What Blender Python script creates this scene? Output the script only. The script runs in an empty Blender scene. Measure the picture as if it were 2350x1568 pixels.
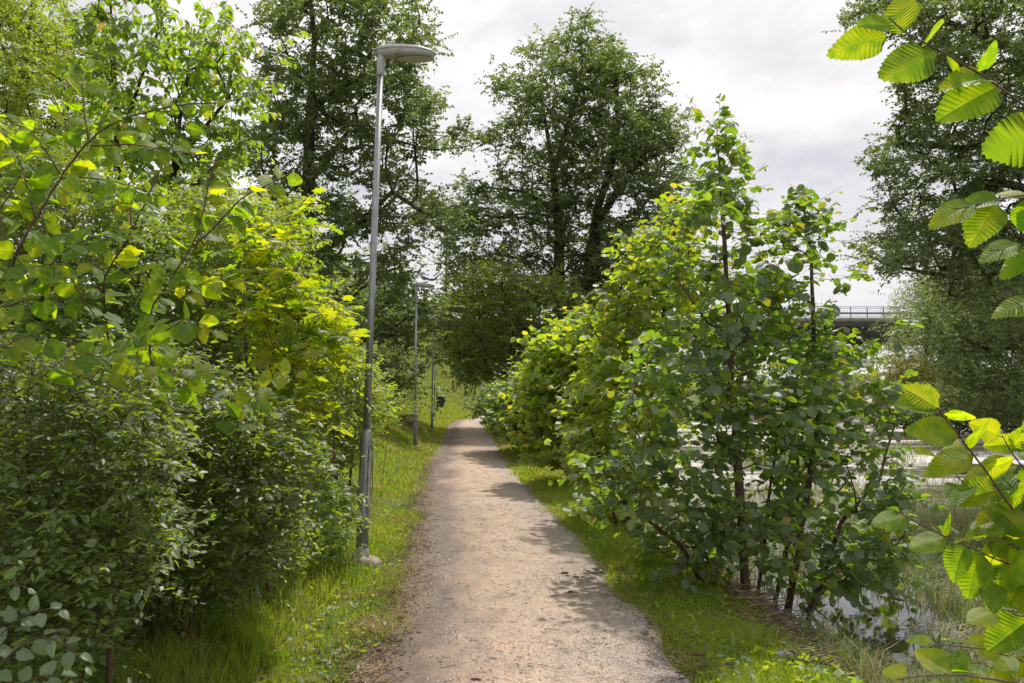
import bpy, math
import numpy as np
from mathutils import Vector, Matrix

# ------------------------------------------------------------------ camera, sky, sun, exposure
SC = bpy.context.scene
COL = SC.collection
EYE, FV = 1.65, 1828.0            # eye height (m); focal length in units of a 2350-wide picture (28 mm lens)
PITCH = math.atan(120.0 / FV)     # looking slightly upwards
cam_d = bpy.data.cameras.new("camera"); cam = bpy.data.objects.new("camera", cam_d); COL.objects.link(cam)
cam.location = (0, 0, EYE); cam.rotation_euler = (math.pi / 2 + PITCH, 0, 0)
cam_d.sensor_width = 36; cam_d.lens = 28.0; cam_d.clip_start = 0.05; cam_d.clip_end = 2000
cam_d.dof.use_dof = True; cam_d.dof.focus_distance = 8.0; cam_d.dof.aperture_fstop = 16.0
SC.camera = cam
SUN_EL, SUN_AZ = 60.0, 20.0       # azimuth measured from the view direction towards the right
w = bpy.data.worlds.new("World"); SC.world = w; w.use_nodes = True
N, Lk = w.node_tree.nodes, w.node_tree.links
for n in list(N): N.remove(n)
def nn(nodes, t, **kw):
    n = nodes.new(t)
    for k, v in kw.items():
        if k in n.inputs: n.inputs[k].default_value = v
        else: setattr(n, k, v)
    return n
out = nn(N, "ShaderNodeOutputWorld")
sky = nn(N, "ShaderNodeTexSky", sky_type='NISHITA', sun_disc=False, sun_elevation=math.radians(SUN_EL), sun_rotation=math.radians(SUN_AZ))
bg1 = nn(N, "ShaderNodeBackground", Strength=0.12); Lk.new(sky.outputs[0], bg1.inputs[0])
tc = nn(N, "ShaderNodeTexCoord"); mp = nn(N, "ShaderNodeMapping"); mp.inputs['Scale'].default_value = (1.0, 1.0, 2.2); mp.inputs['Location'].default_value = (0.3, 0.1, 0.45); mp.inputs['Rotation'].default_value = (0.0, 0.16, 0.0)
Lk.new(tc.outputs['Generated'], mp.inputs[0])
c1 = nn(N, "ShaderNodeTexNoise", Scale=3.4, Detail=10.0, Roughness=0.58, Distortion=0.15)
c2 = nn(N, "ShaderNodeTexNoise", Scale=1.3, Detail=3.0, Roughness=0.5)
Lk.new(mp.outputs[0], c1.inputs['Vector']); Lk.new(mp.outputs[0], c2.inputs['Vector'])
r1 = nn(N, "ShaderNodeValToRGB"); e = r1.color_ramp.elements
e[0].position = 0.34; e[0].color = (0.55, 0.55, 0.59, 1)
e[1].position = 0.64; e[1].color = (0.95, 0.93, 0.935, 1)
m_ = r1.color_ramp.elements.new(0.47); m_.color = (0.72, 0.70, 0.705, 1)
m_ = r1.color_ramp.elements.new(0.56); m_.color = (0.82, 0.80, 0.80, 1)
Lk.new(c1.outputs[0], r1.inputs[0])
bg2 = nn(N, "ShaderNodeBackground", Strength=0.97); Lk.new(r1.outputs[0], bg2.inputs[0])
r2 = nn(N, "ShaderNodeValToRGB"); r2.color_ramp.elements[0].position = 0.36; r2.color_ramp.elements[0].color = (0.88, 0.88, 0.88, 1)
r2.color_ramp.elements[1].position = 0.5; r2.color_ramp.elements[1].color = (0.97, 0.97, 0.97, 1)
Lk.new(c2.outputs[0], r2.inputs[0])
mx = nn(N, "ShaderNodeMixShader"); Lk.new(r2.outputs[0], mx.inputs[0]); Lk.new(bg1.outputs[0], mx.inputs[1]); Lk.new(bg2.outputs[0], mx.inputs[2])
Lk.new(mx.outputs[0], out.inputs[0])
sd = bpy.data.lights.new("sun", 'SUN'); sd.energy = 3.4; sd.angle = math.radians(2.0); sd.color = (1.0, 0.93, 0.82)
sun = bpy.data.objects.new("sun", sd); COL.objects.link(sun)
_el, _az = math.radians(SUN_EL), math.radians(SUN_AZ)
SUNV = Vector((math.cos(_el) * math.sin(_az), math.cos(_el) * math.cos(_az), math.sin(_el)))
sun.rotation_euler = SUNV.to_track_quat('Z', 'Y').to_euler()
VS = SC.view_settings
VS.view_transform = 'Standard'; VS.look = 'None'; VS.exposure = 0.42; VS.gamma = 1.0; VS.use_curve_mapping = False
SC.cycles.max_bounces = 8; SC.cycles.diffuse_bounces = 3; SC.cycles.transmission_bounces = 4; SC.cycles.transparent_max_bounces = 4

# ------------------------------------------------------------------ helpers
RNG = np.random.default_rng(7)
def unit(a):
    a = np.asarray(a, float); return a / np.maximum(1e-9, np.linalg.norm(a, axis=-1, keepdims=True))
def at(x, y, D):
    """point seen at (x, y) of a 2350 x 1568 picture, D metres ahead"""
    x, y, D = np.broadcast_arrays(np.asarray(x, float), np.asarray(y, float), np.asarray(D, float))
    u, v = (x - 1175) / FV, (784 - y) / FV
    c, s = math.cos(PITCH), math.sin(PITCH)
    dy = c - s * v; dz = s + c * v
    k = D / dy
    return np.stack([u * k, D + 0 * u, EYE + dz * k], -1)
def project(P):
    c, s = math.cos(PITCH), math.sin(PITCH)
    z = P[..., 2] - EYE
    f = P[..., 1] * c + z * s; up = -P[..., 1] * s + z * c
    f = np.maximum(f, 1e-3)
    return 1175 + FV * P[..., 0] / f, 784 - FV * up / f, f
def link_mesh(name, V, F, mat=None, parent=None, smooth=False, uv=None, mats=None, fmat=None):
    me = bpy.data.meshes.new(name)
    V = np.asarray(V, np.float32)
    org = parent.location if parent is not None else Vector((0, 0, 0))
    if parent is not None:
        o_ = parent
        while o_.parent is not None:
            o_ = o_.parent; org = org + o_.location
        V = V - np.array(org, np.float32)
    F = np.asarray(F, np.int32); k = F.shape[1]
    me.vertices.add(len(V)); me.vertices.foreach_set("co", V.ravel())
    me.loops.add(F.size); me.loops.foreach_set("vertex_index", F.ravel())
    me.polygons.add(len(F)); me.polygons.foreach_set("loop_start", np.arange(0, F.size, k, dtype=np.int32))
    me.polygons.foreach_set("loop_total", np.full(len(F), k, np.int32))
    if fmat is not None: me.polygons.foreach_set("material_index", np.asarray(fmat, np.int32))
    if smooth: me.polygons.foreach_set("use_smooth", np.ones(len(F), bool))
    if uv is not None:
        l = me.uv_layers.new(name="UVMap"); l.data.foreach_set("uv", np.asarray(uv, np.float32)[F.ravel()].ravel())
    me.update(calc_edges=True)
    for m in (mats or ([mat] if mat else [])): me.materials.append(m)
    o = bpy.data.objects.new(name, me); COL.objects.link(o)
    if parent is not None: o.parent = parent
    return o
def tag(o, label=None, cat=None, group=None, kind=None):
    for k, v in (("label", label), ("category", cat), ("group", group), ("kind", kind)):
        if v: o[k] = v
    return o
def empty(name, loc, label, cat, group=None):
    o = bpy.data.objects.new(name, None); o.empty_display_size = 0.2; COL.objects.link(o)
    o.location = Vector([float(c) for c in loc]); return tag(o, label, cat, group)
def tris_of(Fq): Fq = np.asarray(Fq); return np.concatenate([Fq[:, [0, 1, 2]], Fq[:, [0, 2, 3]]])
def tubes(P0, P1, R0, R1, sides=5, N0=None):
    P0, P1 = np.asarray(P0, float), np.asarray(P1, float); n = len(P0)
    d = unit(P1 - P0); ref = np.where(np.abs(d[:, 2:3]) > 0.9, [[0.0, 1.0, 0.0]], [[0.0, 0.0, 1.0]])
    a = unit(np.cross(d, ref)); b = np.cross(d, a)
    th = np.linspace(0, 2 * np.pi, sides, endpoint=False)
    ring = a[:, None] * np.cos(th)[None, :, None] + b[:, None] * np.sin(th)[None, :, None]
    V = np.concatenate([P0[:, None] + ring * np.asarray(R0)[:, None, None], P1[:, None] + ring * np.asarray(R1)[:, None, None]], 1)
    i = np.arange(sides); j = (i + 1) % sides
    F = np.stack([i, j, j + sides, i + sides], -1)[None] + (np.arange(n) * 2 * sides)[:, None, None]
    return V.reshape(-1, 3), F.reshape(-1, 4)
def poly_tube(P, R, sides=10, cap=True):
    """one continuous tube along a polyline (quads; caps as degenerate quads)"""
    P = np.asarray(P, float); R = np.broadcast_to(np.asarray(R, float), (len(P),))
    T = np.gradient(P, axis=0); T = unit(T)
    a = np.cross(T[0], [0.0, 1.0, 0.12]); a = unit(a); V = []
    th = np.linspace(0, 2 * np.pi, sides, endpoint=False)
    for k in range(len(P)):
        a = unit(a - T[k] * np.dot(a, T[k])); b = np.cross(T[k], a)
        V.append(P[k] + (a * np.cos(th)[:, None] + b * np.sin(th)[:, None]) * R[k])
    V = np.concatenate(V); i = np.arange(sides); j = (i + 1) % sides
    F = [np.stack([i + k * sides, j + k * sides, j + (k + 1) * sides, i + (k + 1) * sides], -1) for k in range(len(P) - 1)]
    F = np.concatenate(F)
    if cap:
        n = len(V); V = np.concatenate([V, P[:1], P[-1:]]); e = (len(P) - 1) * sides
        F = np.concatenate([F, np.stack([j, i, i * 0 + n, i * 0 + n], -1), np.stack([i + e, j + e, i * 0 + n + 1, i * 0 + n + 1], -1)])
    return V, F
def clean(F):  # degenerate quads -> keep as tris
    F = np.asarray(F); t = F[:, 2] == F[:, 3]
    return np.concatenate([tris_of(F[~t]), F[t][:, :3]])
def box(x0, x1, y0, y1, z0, z1):
    V = np.array([[x, y, z] for z in (z0, z1) for y in (y0, y1) for x in (x0, x1)], float)
    F = np.array([[0, 2, 3, 1], [4, 5, 7, 6], [0, 1, 5, 4], [2, 6, 7, 3], [0, 4, 6, 2], [1, 3, 7, 5]]); return V, F
def joinm(parts):
    V, F, n = [], [], 0
    for v, f in parts: V.append(v); F.append(np.asarray(f) + n); n += len(v)
    return np.concatenate(V), np.concatenate(F)
def smooth(t): t = np.clip(t, 0, 1); return t * t * (3 - 2 * t)
_ng = np.random.default_rng(99).random((64, 64))
def vnoise(x, y):
    x, y = np.asarray(x, float), np.asarray(y, float); xi, yi = np.floor(x).astype(int), np.floor(y).astype(int)
    fx, fy = smooth(x - xi), smooth(y - yi); g = lambda a, b: _ng[a % 64, b % 64]
    return (g(xi, yi) * (1 - fx) + g(xi + 1, yi) * fx) * (1 - fy) + (g(xi, yi + 1) * (1 - fx) + g(xi + 1, yi + 1) * fx) * fy
def inpoly(x, y, P):
    P = np.asarray(P, float); r = np.zeros(len(x), bool); j = len(P) - 1
    for i in range(len(P)):
        c = ((P[i, 1] > y) != (P[j, 1] > y)) & (x < (P[j, 0] - P[i, 0]) * (y - P[i, 1]) / (P[j, 1] - P[i, 1] + 1e-9) + P[i, 0]); r ^= c; j = i
    return r
def edgedist(x, y, P):
    P = np.asarray(P, float); q = np.stack([x, y], -1); best = np.full(len(x), 1e9)
    for i in range(len(P)):
        a, b = P[i - 1], P[i]; d = b - a; t = np.clip(((q - a) @ d) / (d @ d + 1e-9), 0, 1)
        best = np.minimum(best, np.linalg.norm(q - (a + t[:, None] * d), axis=1))
    return best

# ------------------------------------------------------------------ materials
def new_mat(name):
    m = bpy.data.materials.new(name); m.use_nodes = True; nt = m.node_tree
    for n in list(nt.nodes): nt.nodes.remove(n)
    return m, nt.nodes, nt.links, nn(nt.nodes, "ShaderNodeOutputMaterial")
def ramp(nodes, stops):
    r = nodes.new("ShaderNodeValToRGB"); el = r.color_ramp.elements
    while len(el) > 1: el.remove(el[-1])
    el[0].position = stops[0][0]; el[0].color = (*stops[0][1], 1)
    for p, c in stops[1:]: q = el.new(p); q.color = (*c, 1)
    return r
def leaf_mat(name, stops, tstops, tf=0.45, rough=0.42, spec=0.5, obj=False):
    """stops: base colours of the leaves, tstops: the light that comes through them"""
    m, n, l, o = new_mat(name)
    g = nn(n, "ShaderNodeNewGeometry"); oi = nn(n, "ShaderNodeObjectInfo")
    ad = nn(n, "ShaderNodeMath", operation='ADD'); fr = nn(n, "ShaderNodeMath", operation='FRACT')
    l.new(g.outputs['Random Per Island'], ad.inputs[0]); l.new(oi.outputs['Random'], ad.inputs[1]); l.new(ad.outputs[0], fr.inputs[0])
    # clumps of slightly different hue in the crown
    ns = nn(n, "ShaderNodeTexNoise", Scale=0.9, Detail=2.0); l.new(g.outputs['Position'], ns.inputs['Vector'])
    ra, rt = ramp(n, stops), ramp(n, tstops); l.new(fr.outputs[0], ra.inputs[0]); l.new(fr.outputs[0], rt.inputs[0])
    mr = nn(n, "ShaderNodeMapRange"); mr.inputs[1].default_value = 0.3; mr.inputs[2].default_value = 0.7; mr.inputs[3].default_value = 0.72; mr.inputs[4].default_value = 1.3
    l.new(ns.outputs[0], mr.inputs[0])
    def scaled(src):
        v = nn(n, "ShaderNodeVectorMath", operation='SCALE'); l.new(src, v.inputs[0]); l.new(mr.outputs[0], v.inputs['Scale']); return v.outputs[0]
    fine = nn(n, "ShaderNodeTexNoise", Scale=60.0, Detail=2.0); l.new(g.outputs['Position'], fine.inputs['Vector'])
    bp = nn(n, "ShaderNodeBump", Strength=0.25, Distance=0.004); l.new(fine.outputs[0], bp.inputs['Height'])
    # the underside is paler and duller
    und = nn(n, "ShaderNodeMix", data_type='RGBA', blend_type='MIX'); und.inputs['B'].default_value = (0.13, 0.18, 0.09, 1)
    um = nn(n, "ShaderNodeMath", operation='MULTIPLY'); um.inputs[1].default_value = 0.22; l.new(g.outputs['Backfacing'], um.inputs[0])
    l.new(um.outputs[0], und.inputs['Factor']); l.new(scaled(ra.outputs[0]), und.inputs['A'])
    p = nn(n, "ShaderNodeBsdfPrincipled", Roughness=rough); p.inputs['Specular IOR Level'].default_value = spec; p.inputs['Coat Weight'].default_value = spec * .55; p.inputs['Coat Roughness'].default_value = .55
    l.new(und.outputs['Result'], p.inputs['Base Color']); l.new(bp.outputs[0], p.inputs['Normal'])
    t = nn(n, "ShaderNodeBsdfTranslucent"); l.new(scaled(rt.outputs[0]), t.inputs['Color'])
    ms = nn(n, "ShaderNodeMixShader"); ms.inputs[0].default_value = tf
    l.new(p.outputs[0], ms.inputs[1]); l.new(t.outputs[0], ms.inputs[2]); l.new(ms.outputs[0], o.inputs[0])
    return m
M = {}
M['elm'] = leaf_mat("elm leaf", [(0, (.05, .10, .02)), (.8, (.09, .15, .02)), (.97, (.12, .16, .02)), (1, (.24, .2, .03))], [(0, (.30, .54, .01)), (.5, (.5, .72, .01)), (.97, (.66, .78, .01)), (1, (.8, .66, .02))], 0.6, 0.5, 0.35)
M['maple'] = leaf_mat("maple leaf", [(0, (.07, .12, .015)), (.5, (.13, .16, .015)), (1, (.2, .21, .02))], [(0, (.32, .58, .01)), (.5, (.58, .72, .01)), (1, (.86, .86, .012))], 0.52, 0.5, 0.4)
M['alder'] = leaf_mat("alder leaf", [(0, (.06, .09, .045)), (.8, (.09, .125, .055)), (.985, (.11, .14, .045)), (1, (.24, .16, .04))], [(0, (.26, .48, .02)), (.8, (.42, .64, .02)), (1, (.6, .55, .03))], 0.44, 0.55, 0.9)
M['hazel'] = leaf_mat("hazel leaf", [(0, (.06, .10, .03)), (.8, (.10, .15, .035)), (.98, (.13, .16, .03)), (1, (.35, .18, .03))], [(0, (.42, .64, .015)), (.8, (.62, .76, .02)), (1, (.8, .66, .03))], 0.5, 0.52, 0.8)
M['bush'] = leaf_mat("bush leaf", [(0, (.045, .075, .032)), (.8, (.08, .115, .045)), (1, (.13, .15, .045))], [(0, (.3, .5, .02)), (1, (.55, .68, .03))], 0.42, 0.52, 1.0)
M['bush_pale'] = leaf_mat("pale bush leaf", [(0, (.07, .10, .035)), (1, (.13, .155, .05))], [(0, (.42, .6, .03)), (1, (.62, .72, .04))], 0.45, 0.52, 0.7)
M['young'] = leaf_mat("young tree leaf", [(0, (.055, .10, .022)), (.975, (.09, .14, .03)), (1, (.45, .25, .03))], [(0, (.34, .56, .02)), (.97, (.5, .7, .03)), (1, (.9, .62, .03))], 0.5, 0.5, 0.5)
M['tall'] = leaf_mat("tall tree leaf", [(0, (.05, .075, .042)), (.9, (.085, .112, .055)), (1, (.13, .12, .04))], [(0, (.18, .3, .04)), (1, (.33, .42, .05))], 0.4, 0.6, 0.6)
M['tall_warm'] = leaf_mat("warm tree leaf", [(0, (.06, .09, .04)), (.9, (.09, .125, .045)), (1, (.15, .14, .04))], [(0, (.3, .45, .03)), (1, (.48, .56, .05))], 0.44, 0.6, 0.5)
M['willow'] = leaf_mat("willow leaf", [(0, (.1, .14, .06)), (1, (.17, .2, .09))], [(0, (.3, .4, .1)), (1, (.45, .5, .14))], 0.38, 0.55, 0.4)
M['yellowish'] = leaf_mat("yellowing leaf", [(0, (.11, .12, .04)), (1, (.2, .18, .06))], [(0, (.36, .4, .06)), (1, (.5, .46, .07))], 0.38, 0.55, 0.4)
M['bramble'] = leaf_mat("bramble leaf", [(0, (.06, .1, .05)), (1, (.11, .16, .08))], [(0, (.26, .4, .06)), (1, (.36, .5, .08))], 0.35, 0.45, 0.8)
def vein_mat():
    m, n, l, o = new_mat("elm leaf close up"); tc = nn(n, "ShaderNodeTexCoord"); sp = nn(n, "ShaderNodeSeparateXYZ"); l.new(tc.outputs['Object'], sp.inputs[0]); oi = nn(n, "ShaderNodeObjectInfo")
    def mth(op, a, b=None, c=None):
        x = nn(n, "ShaderNodeMath", operation=op)
        for k, v in enumerate((a, b, c)):
            if v is None: continue
            if isinstance(v, (int, float)): x.inputs[k].default_value = v
            else: l.new(v, x.inputs[k])
        return x.outputs[0]
    ax_ = mth('ABSOLUTE', sp.outputs['X']); ph = mth('MULTIPLY', mth('MULTIPLY_ADD', ax_, -.42, sp.outputs['Y']), 13 * 2 * math.pi)
    sv = mth('POWER', mth('MULTIPLY_ADD', mth('COSINE', ph), .5, .5), 9.0); mid = mth('SUBTRACT', 1.0, mth('MINIMUM', mth('MULTIPLY', ax_, 55.0), 1.0)); vein = mth('MAXIMUM', mth('MULTIPLY', sv, .55), mid)
    ns = nn(n, "ShaderNodeTexNoise", noise_dimensions='4D', Scale=4.0, Detail=4.0); l.new(tc.outputs['Object'], ns.inputs['Vector']); l.new(mth('MULTIPLY', oi.outputs['Random'], 50.0), ns.inputs['W'])
    n2 = nn(n, "ShaderNodeTexNoise", noise_dimensions='4D', Scale=17.0, Detail=2.0); l.new(tc.outputs['Object'], n2.inputs['Vector']); l.new(mth('MULTIPLY', oi.outputs['Random'], 90.0), n2.inputs['W'])
    br = mth('GREATER_THAN', n2.outputs[0], .735); yl = mth('MULTIPLY', mth('SUBTRACT', ns.outputs[0], .5), 3.0); yl = mth('MAXIMUM', mth('MINIMUM', mth('MULTIPLY_ADD', oi.outputs['Random'], .9, yl), 1.0), 0.0)
    rc = ramp(n, [(0, (.04, .085, .015)), (.5, (.06, .115, .015)), (1, (.11, .15, .015))]); rt = ramp(n, [(0, (.30, .54, .005)), (.5, (.54, .74, .005)), (1, (.82, .86, .01))]); l.new(yl, rc.inputs[0]); l.new(yl, rt.inputs[0])
    def mixc(f, a, bc):
        x = nn(n, "ShaderNodeMix", data_type='RGBA'); l.new(f, x.inputs['Factor']); l.new(a, x.inputs['A']); x.inputs['B'].default_value = (*bc, 1); return x.outputs['Result']
    vf = mth('MULTIPLY', vein, .28); c = mixc(br, mixc(vf, rc.outputs[0], (.2, .26, .08)), (.1, .06, .02)); t = mixc(br, mixc(vf, rt.outputs[0], (.3, .45, .05)), (.2, .1, .01))
    bp = nn(n, "ShaderNodeBump", Strength=0.25, Distance=0.003); bp.invert = True; l.new(vein, bp.inputs['Height'])
    p = nn(n, "ShaderNodeBsdfPrincipled", Roughness=0.5); p.inputs['Specular IOR Level'].default_value = .4; p.inputs['Coat Weight'].default_value = .2; p.inputs['Coat Roughness'].default_value = .5; l.new(c, p.inputs['Base Color']); l.new(bp.outputs[0], p.inputs['Normal'])
    tb = nn(n, "ShaderNodeBsdfTranslucent"); l.new(t, tb.inputs['Color']); l.new(bp.outputs[0], tb.inputs['Normal']); ms = nn(n, "ShaderNodeMixShader"); ms.inputs[0].default_value = .66; l.new(p.outputs[0], ms.inputs[1]); l.new(tb.outputs[0], ms.inputs[2]); l.new(ms.outputs[0], o.inputs[0]); return m
M['elm_near'] = vein_mat()
def grass_mat(name, stops, tstops, tf=0.42):
    m, n, l, o = new_mat(name)
    g = nn(n, "ShaderNodeNewGeometry"); ra, rt = ramp(n, stops), ramp(n, tstops)
    ns = nn(n, "ShaderNodeTexNoise", Scale=1.7, Detail=3.0, Roughness=0.6); l.new(g.outputs['Position'], ns.inputs['Vector'])
    a = nn(n, "ShaderNodeMath", operation='MULTIPLY_ADD'); a.inputs[1].default_value = 2.2; a.inputs[2].default_value = -0.85; l.new(ns.outputs[0], a.inputs[0])
    b = nn(n, "ShaderNodeMath", operation='MULTIPLY_ADD'); b.inputs[1].default_value = 0.5; l.new(g.outputs['Random Per Island'], b.inputs[0]); l.new(a.outputs[0], b.inputs[2])
    l.new(b.outputs[0], ra.inputs[0]); l.new(b.outputs[0], rt.inputs[0])
    p = nn(n, "ShaderNodeBsdfPrincipled", Roughness=0.5); p.inputs['Specular IOR Level'].default_value = 0.35; l.new(ra.outputs[0], p.inputs['Base Color'])
    t = nn(n, "ShaderNodeBsdfTranslucent"); l.new(rt.outputs[0], t.inputs['Color'])
    ms = nn(n, "ShaderNodeMixShader"); ms.inputs[0].default_value = tf
    l.new(p.outputs[0], ms.inputs[1]); l.new(t.outputs[0], ms.inputs[2]); l.new(ms.outputs[0], o.inputs[0]); return m
M['grass'] = grass_mat("verge grass", [(0, (.11, .18, .02)), (.6, (.18, .22, .03)), (.8, (.32, .28, .1)), (1, (.4, .29, .15))], [(0, (.42, .64, .02)), (.6, (.6, .72, .03)), (.72, (.75, .62, .18)), (1, (.65, .46, .22))])
M['grass_green'] = grass_mat('lush grass', [(0, (.13, .2, .025)), (.6, (.19, .25, .035)), (.9, (.22, .24, .05)), (1, (.32, .26, .12))], [(0, (.46, .66, .02)), (.7, (.64, .74, .03)), (1, (.65, .55, .16))])
M['reed'] = grass_mat("reed blade", [(0, (.07, .13, .04)), (.5, (.15, .18, .06)), (.75, (.3, .25, .14)), (1, (.36, .3, .2))], [(0, (.2, .38, .05)), (.5, (.4, .45, .1)), (1, (.5, .4, .22))], 0.3)
def simple(name, stops, scale=6.0, rough=0.8, spec=0.3, bump=0.4, bscale=None, metal=0.0, stretch=(1, 1, 1), bdist=0.02, detail=6.0):
    m, n, l, o = new_mat(name)
    tc = nn(n, "ShaderNodeNewGeometry"); mp = nn(n, "ShaderNodeMapping"); mp.inputs['Scale'].default_value = stretch; l.new(tc.outputs['Position'], mp.inputs[0])
    ns = nn(n, "ShaderNodeTexNoise", Scale=scale, Detail=detail, Roughness=0.62); l.new(mp.outputs[0], ns.inputs['Vector'])
    r = ramp(n, stops); l.new(ns.outputs[0], r.inputs[0])
    b2 = nn(n, "ShaderNodeTexNoise", Scale=bscale or scale * 3, Detail=5.0); l.new(mp.outputs[0], b2.inputs['Vector'])
    bp = nn(n, "ShaderNodeBump", Strength=bump, Distance=bdist); l.new(b2.outputs[0], bp.inputs['Height'])
    p = nn(n, "ShaderNodeBsdfPrincipled", Roughness=rough, Metallic=metal); p.inputs['Specular IOR Level'].default_value = spec
    l.new(r.outputs[0], p.inputs['Base Color']); l.new(bp.outputs[0], p.inputs['Normal']); l.new(p.outputs[0], o.inputs[0]); return m
M['bark'] = simple("dark bark", [(.3, (.025, .02, .017)), (.6, (.06, .048, .04)), (.8, (.11, .095, .08))], 14, .9, .2, .8, 30, stretch=(1, 1, .3))
M['bark_red'] = simple("young bark", [(.3, (.05, .03, .022)), (.6, (.1, .062, .045)), (.8, (.16, .12, .1))], 30, .7, .3, .5, 60, stretch=(1, 1, .4))
M['twig'] = simple("twig bark", [(.3, (.06, .03, .025)), (.7, (.13, .07, .05))], 40, .6, .4, .3)
M['galv'] = simple("galvanised steel", [(.3, (.2, .215, .22)), (.5, (.27, .285, .29)), (.7, (.36, .37, .37))], 22, .42, .5, .12, 60, .55, (1, 1, .35), .004)
M['galv_pale'] = simple("weathered aluminium", [(.3, (.3, .31, .31)), (.7, (.46, .46, .45))], 12, .5, .5, .1, 60, .3)
M['alu_head'] = simple("lamp housing", [(.3, (.22, .22, .2)), (.5, (.4, .4, .38)), (.75, (.5, .5, .48))], 9, .5, .4, .08, 40, .15, (1, 1, 3))
M['lens'] = simple("frosted lens", [(.3, (.42, .42, .34)), (.7, (.52, .52, .44))], 12, .3, .5, .05)
M['dark_metal'] = simple("dark metal", [(.3, (.03, .032, .034)), (.7, (.07, .07, .07))], 15, .5, .4, .1)
M['concrete'] = simple("bridge concrete", [(.3, (.16, .15, .14)), (.55, (.24, .225, .21)), (.8, (.31, .29, .27))], 1.3, .9, .2, .3, 8, stretch=(1, 1, .25))
M['stone'] = simple("footing concrete", [(.3, (.2, .17, .15)), (.6, (.33, .28, .25)), (.8, (.42, .37, .33))], 12, .9, .2, .5, 40)
M['rock'] = simple("grey rock", [(.3, (.12, .11, .11)), (.7, (.3, .29, .28))], 9, .85, .3, .6, 30)
M['girder'] = simple('dark girder', [(.3, (.045, .042, .04)), (.7, (.09, .083, .078))], 1.5, .9, .2, .3, 8, stretch=(1, 1, .25))  # much darker tone than the deck and pier concrete
M['rail'] = simple("blue-grey rail paint", [(.3, (.07, .12, .18)), (.7, (.1, .17, .24))], 5, .5, .4, .05)
M['plastic'] = simple("black plastic", [(.3, (.02, .02, .02)), (.7, (.035, .033, .03))], 10, .45, .4, .1)
M['white'] = simple("white paint", [(.3, (.7, .7, .7)), (.7, (.8, .8, .8))], 10, .5, .4, .05)
M['green_st'] = simple("green sticker", [(.3, (.02, .1, .05)), (.7, (.03, .14, .06))], 30, .5, .4, .05)
M['cream_st'] = simple("pale sticker motif", [(.3, (.6, .6, .5)), (.7, (.75, .75, .65))], 60, .5, .4, .05)
M['feather'] = simple("grey feather", [(.3, (.2, .2, .22)), (.7, (.32, .31, .33))], 60, .8, .2, .2)
M['feather_dark'] = simple("dark feather", [(.3, (.08, .08, .09)), (.7, (.14, .14, .15))], 60, .8, .2, .2)
M['wood'] = simple("rotten wood", [(.3, (.07, .045, .03)), (.6, (.14, .095, .07)), (.8, (.22, .15, .11))], 14, .9, .2, .8, 40, stretch=(1, 1, 1))
M['post_wood'] = simple("fence wood", [(.3, (.05, .05, .055)), (.7, (.11, .1, .1))], 10, .9, .2, .4)
M['litter_or'] = simple("orange dead leaf", [(.3, (.5, .2, .03)), (.7, (.65, .32, .06))], 40, .7, .3, .3)
M['litter_pale'] = simple("dry pale leaf", [(.3, (.35, .27, .15)), (.7, (.5, .42, .27))], 40, .8, .3, .3)
M['bark_bit'] = simple("brown bark chip", [(.3, (.07, .04, .03)), (.7, (.15, .08, .05))], 60, .85, .3, .6)
M['litter'] = grass_mat("mixed litter", [(0, (.06, .04, .03)), (.35, (.14, .09, .06)), (.7, (.34, .24, .13)), (1, (.44, .33, .2))], [(0, (.05, .03, .02)), (1, (.25, .18, .1))], .15)
M['gravel'] = grass_mat("gravel stone", [(0, (.1, .085, .08)), (.4, (.24, .2, .18)), (.8, (.36, .3, .27)), (1, (.5, .44, .4))], [(0, (0, 0, 0)), (1, (0, 0, 0))], 0.0)
def ground_mat():
    m, n, l, o = new_mat("soil and moss")
    g = nn(n, "ShaderNodeNewGeometry")
    a = nn(n, "ShaderNodeTexNoise", Scale=1.4, Detail=7.0, Roughness=0.65); b = nn(n, "ShaderNodeTexNoise", Scale=22.0, Detail=6.0, Roughness=0.7)
    l.new(g.outputs['Position'], a.inputs['Vector']); l.new(g.outputs['Position'], b.inputs['Vector'])
    ra = ramp(n, [(.36, (.05, .085, .018)), (.5, (.1, .14, .022)), (.6, (.15, .15, .04)), (.7, (.2, .15, .08))])
    rb = ramp(n, [(.3, (.45, .45, .45)), (.7, (1.3, 1.3, 1.3))]); l.new(a.outputs[0], ra.inputs[0]); l.new(b.outputs[0], rb.inputs[0])
    mu = nn(n, "ShaderNodeMix", data_type='RGBA', blend_type='MULTIPLY'); mu.inputs['Factor'].default_value = 1; l.new(ra.outputs[0], mu.inputs['A']); l.new(rb.outputs[0], mu.inputs['B'])
    # bare mud lies by the water
    sx = nn(n, "ShaderNodeSeparateXYZ"); l.new(g.outputs['Position'], sx.inputs[0])
    zr = nn(n, "ShaderNodeMapRange"); zr.inputs[1].default_value = -0.42; zr.inputs[2].default_value = -0.08; zr.inputs[3].default_value = 1; zr.inputs[4].default_value = 0; l.new(sx.outputs['Z'], zr.inputs[0])
    md = nn(n, "ShaderNodeMix", data_type='RGBA'); md.inputs['B'].default_value = (.05, .038, .028, 1); l.new(zr.outputs[0], md.inputs['Factor']); l.new(mu.outputs['Result'], md.inputs['A'])
    bp = nn(n, "ShaderNodeBump", Strength=0.8, Distance=0.03); l.new(b.outputs[0], bp.inputs['Height'])
    p = nn(n, "ShaderNodeBsdfPrincipled", Roughness=0.9); p.inputs['Specular IOR Level'].default_value = 0.2
    l.new(md.outputs['Result'], p.inputs['Base Color']); l.new(bp.outputs[0], p.inputs['Normal']); l.new(p.outputs[0], o.inputs[0]); return m
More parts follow.
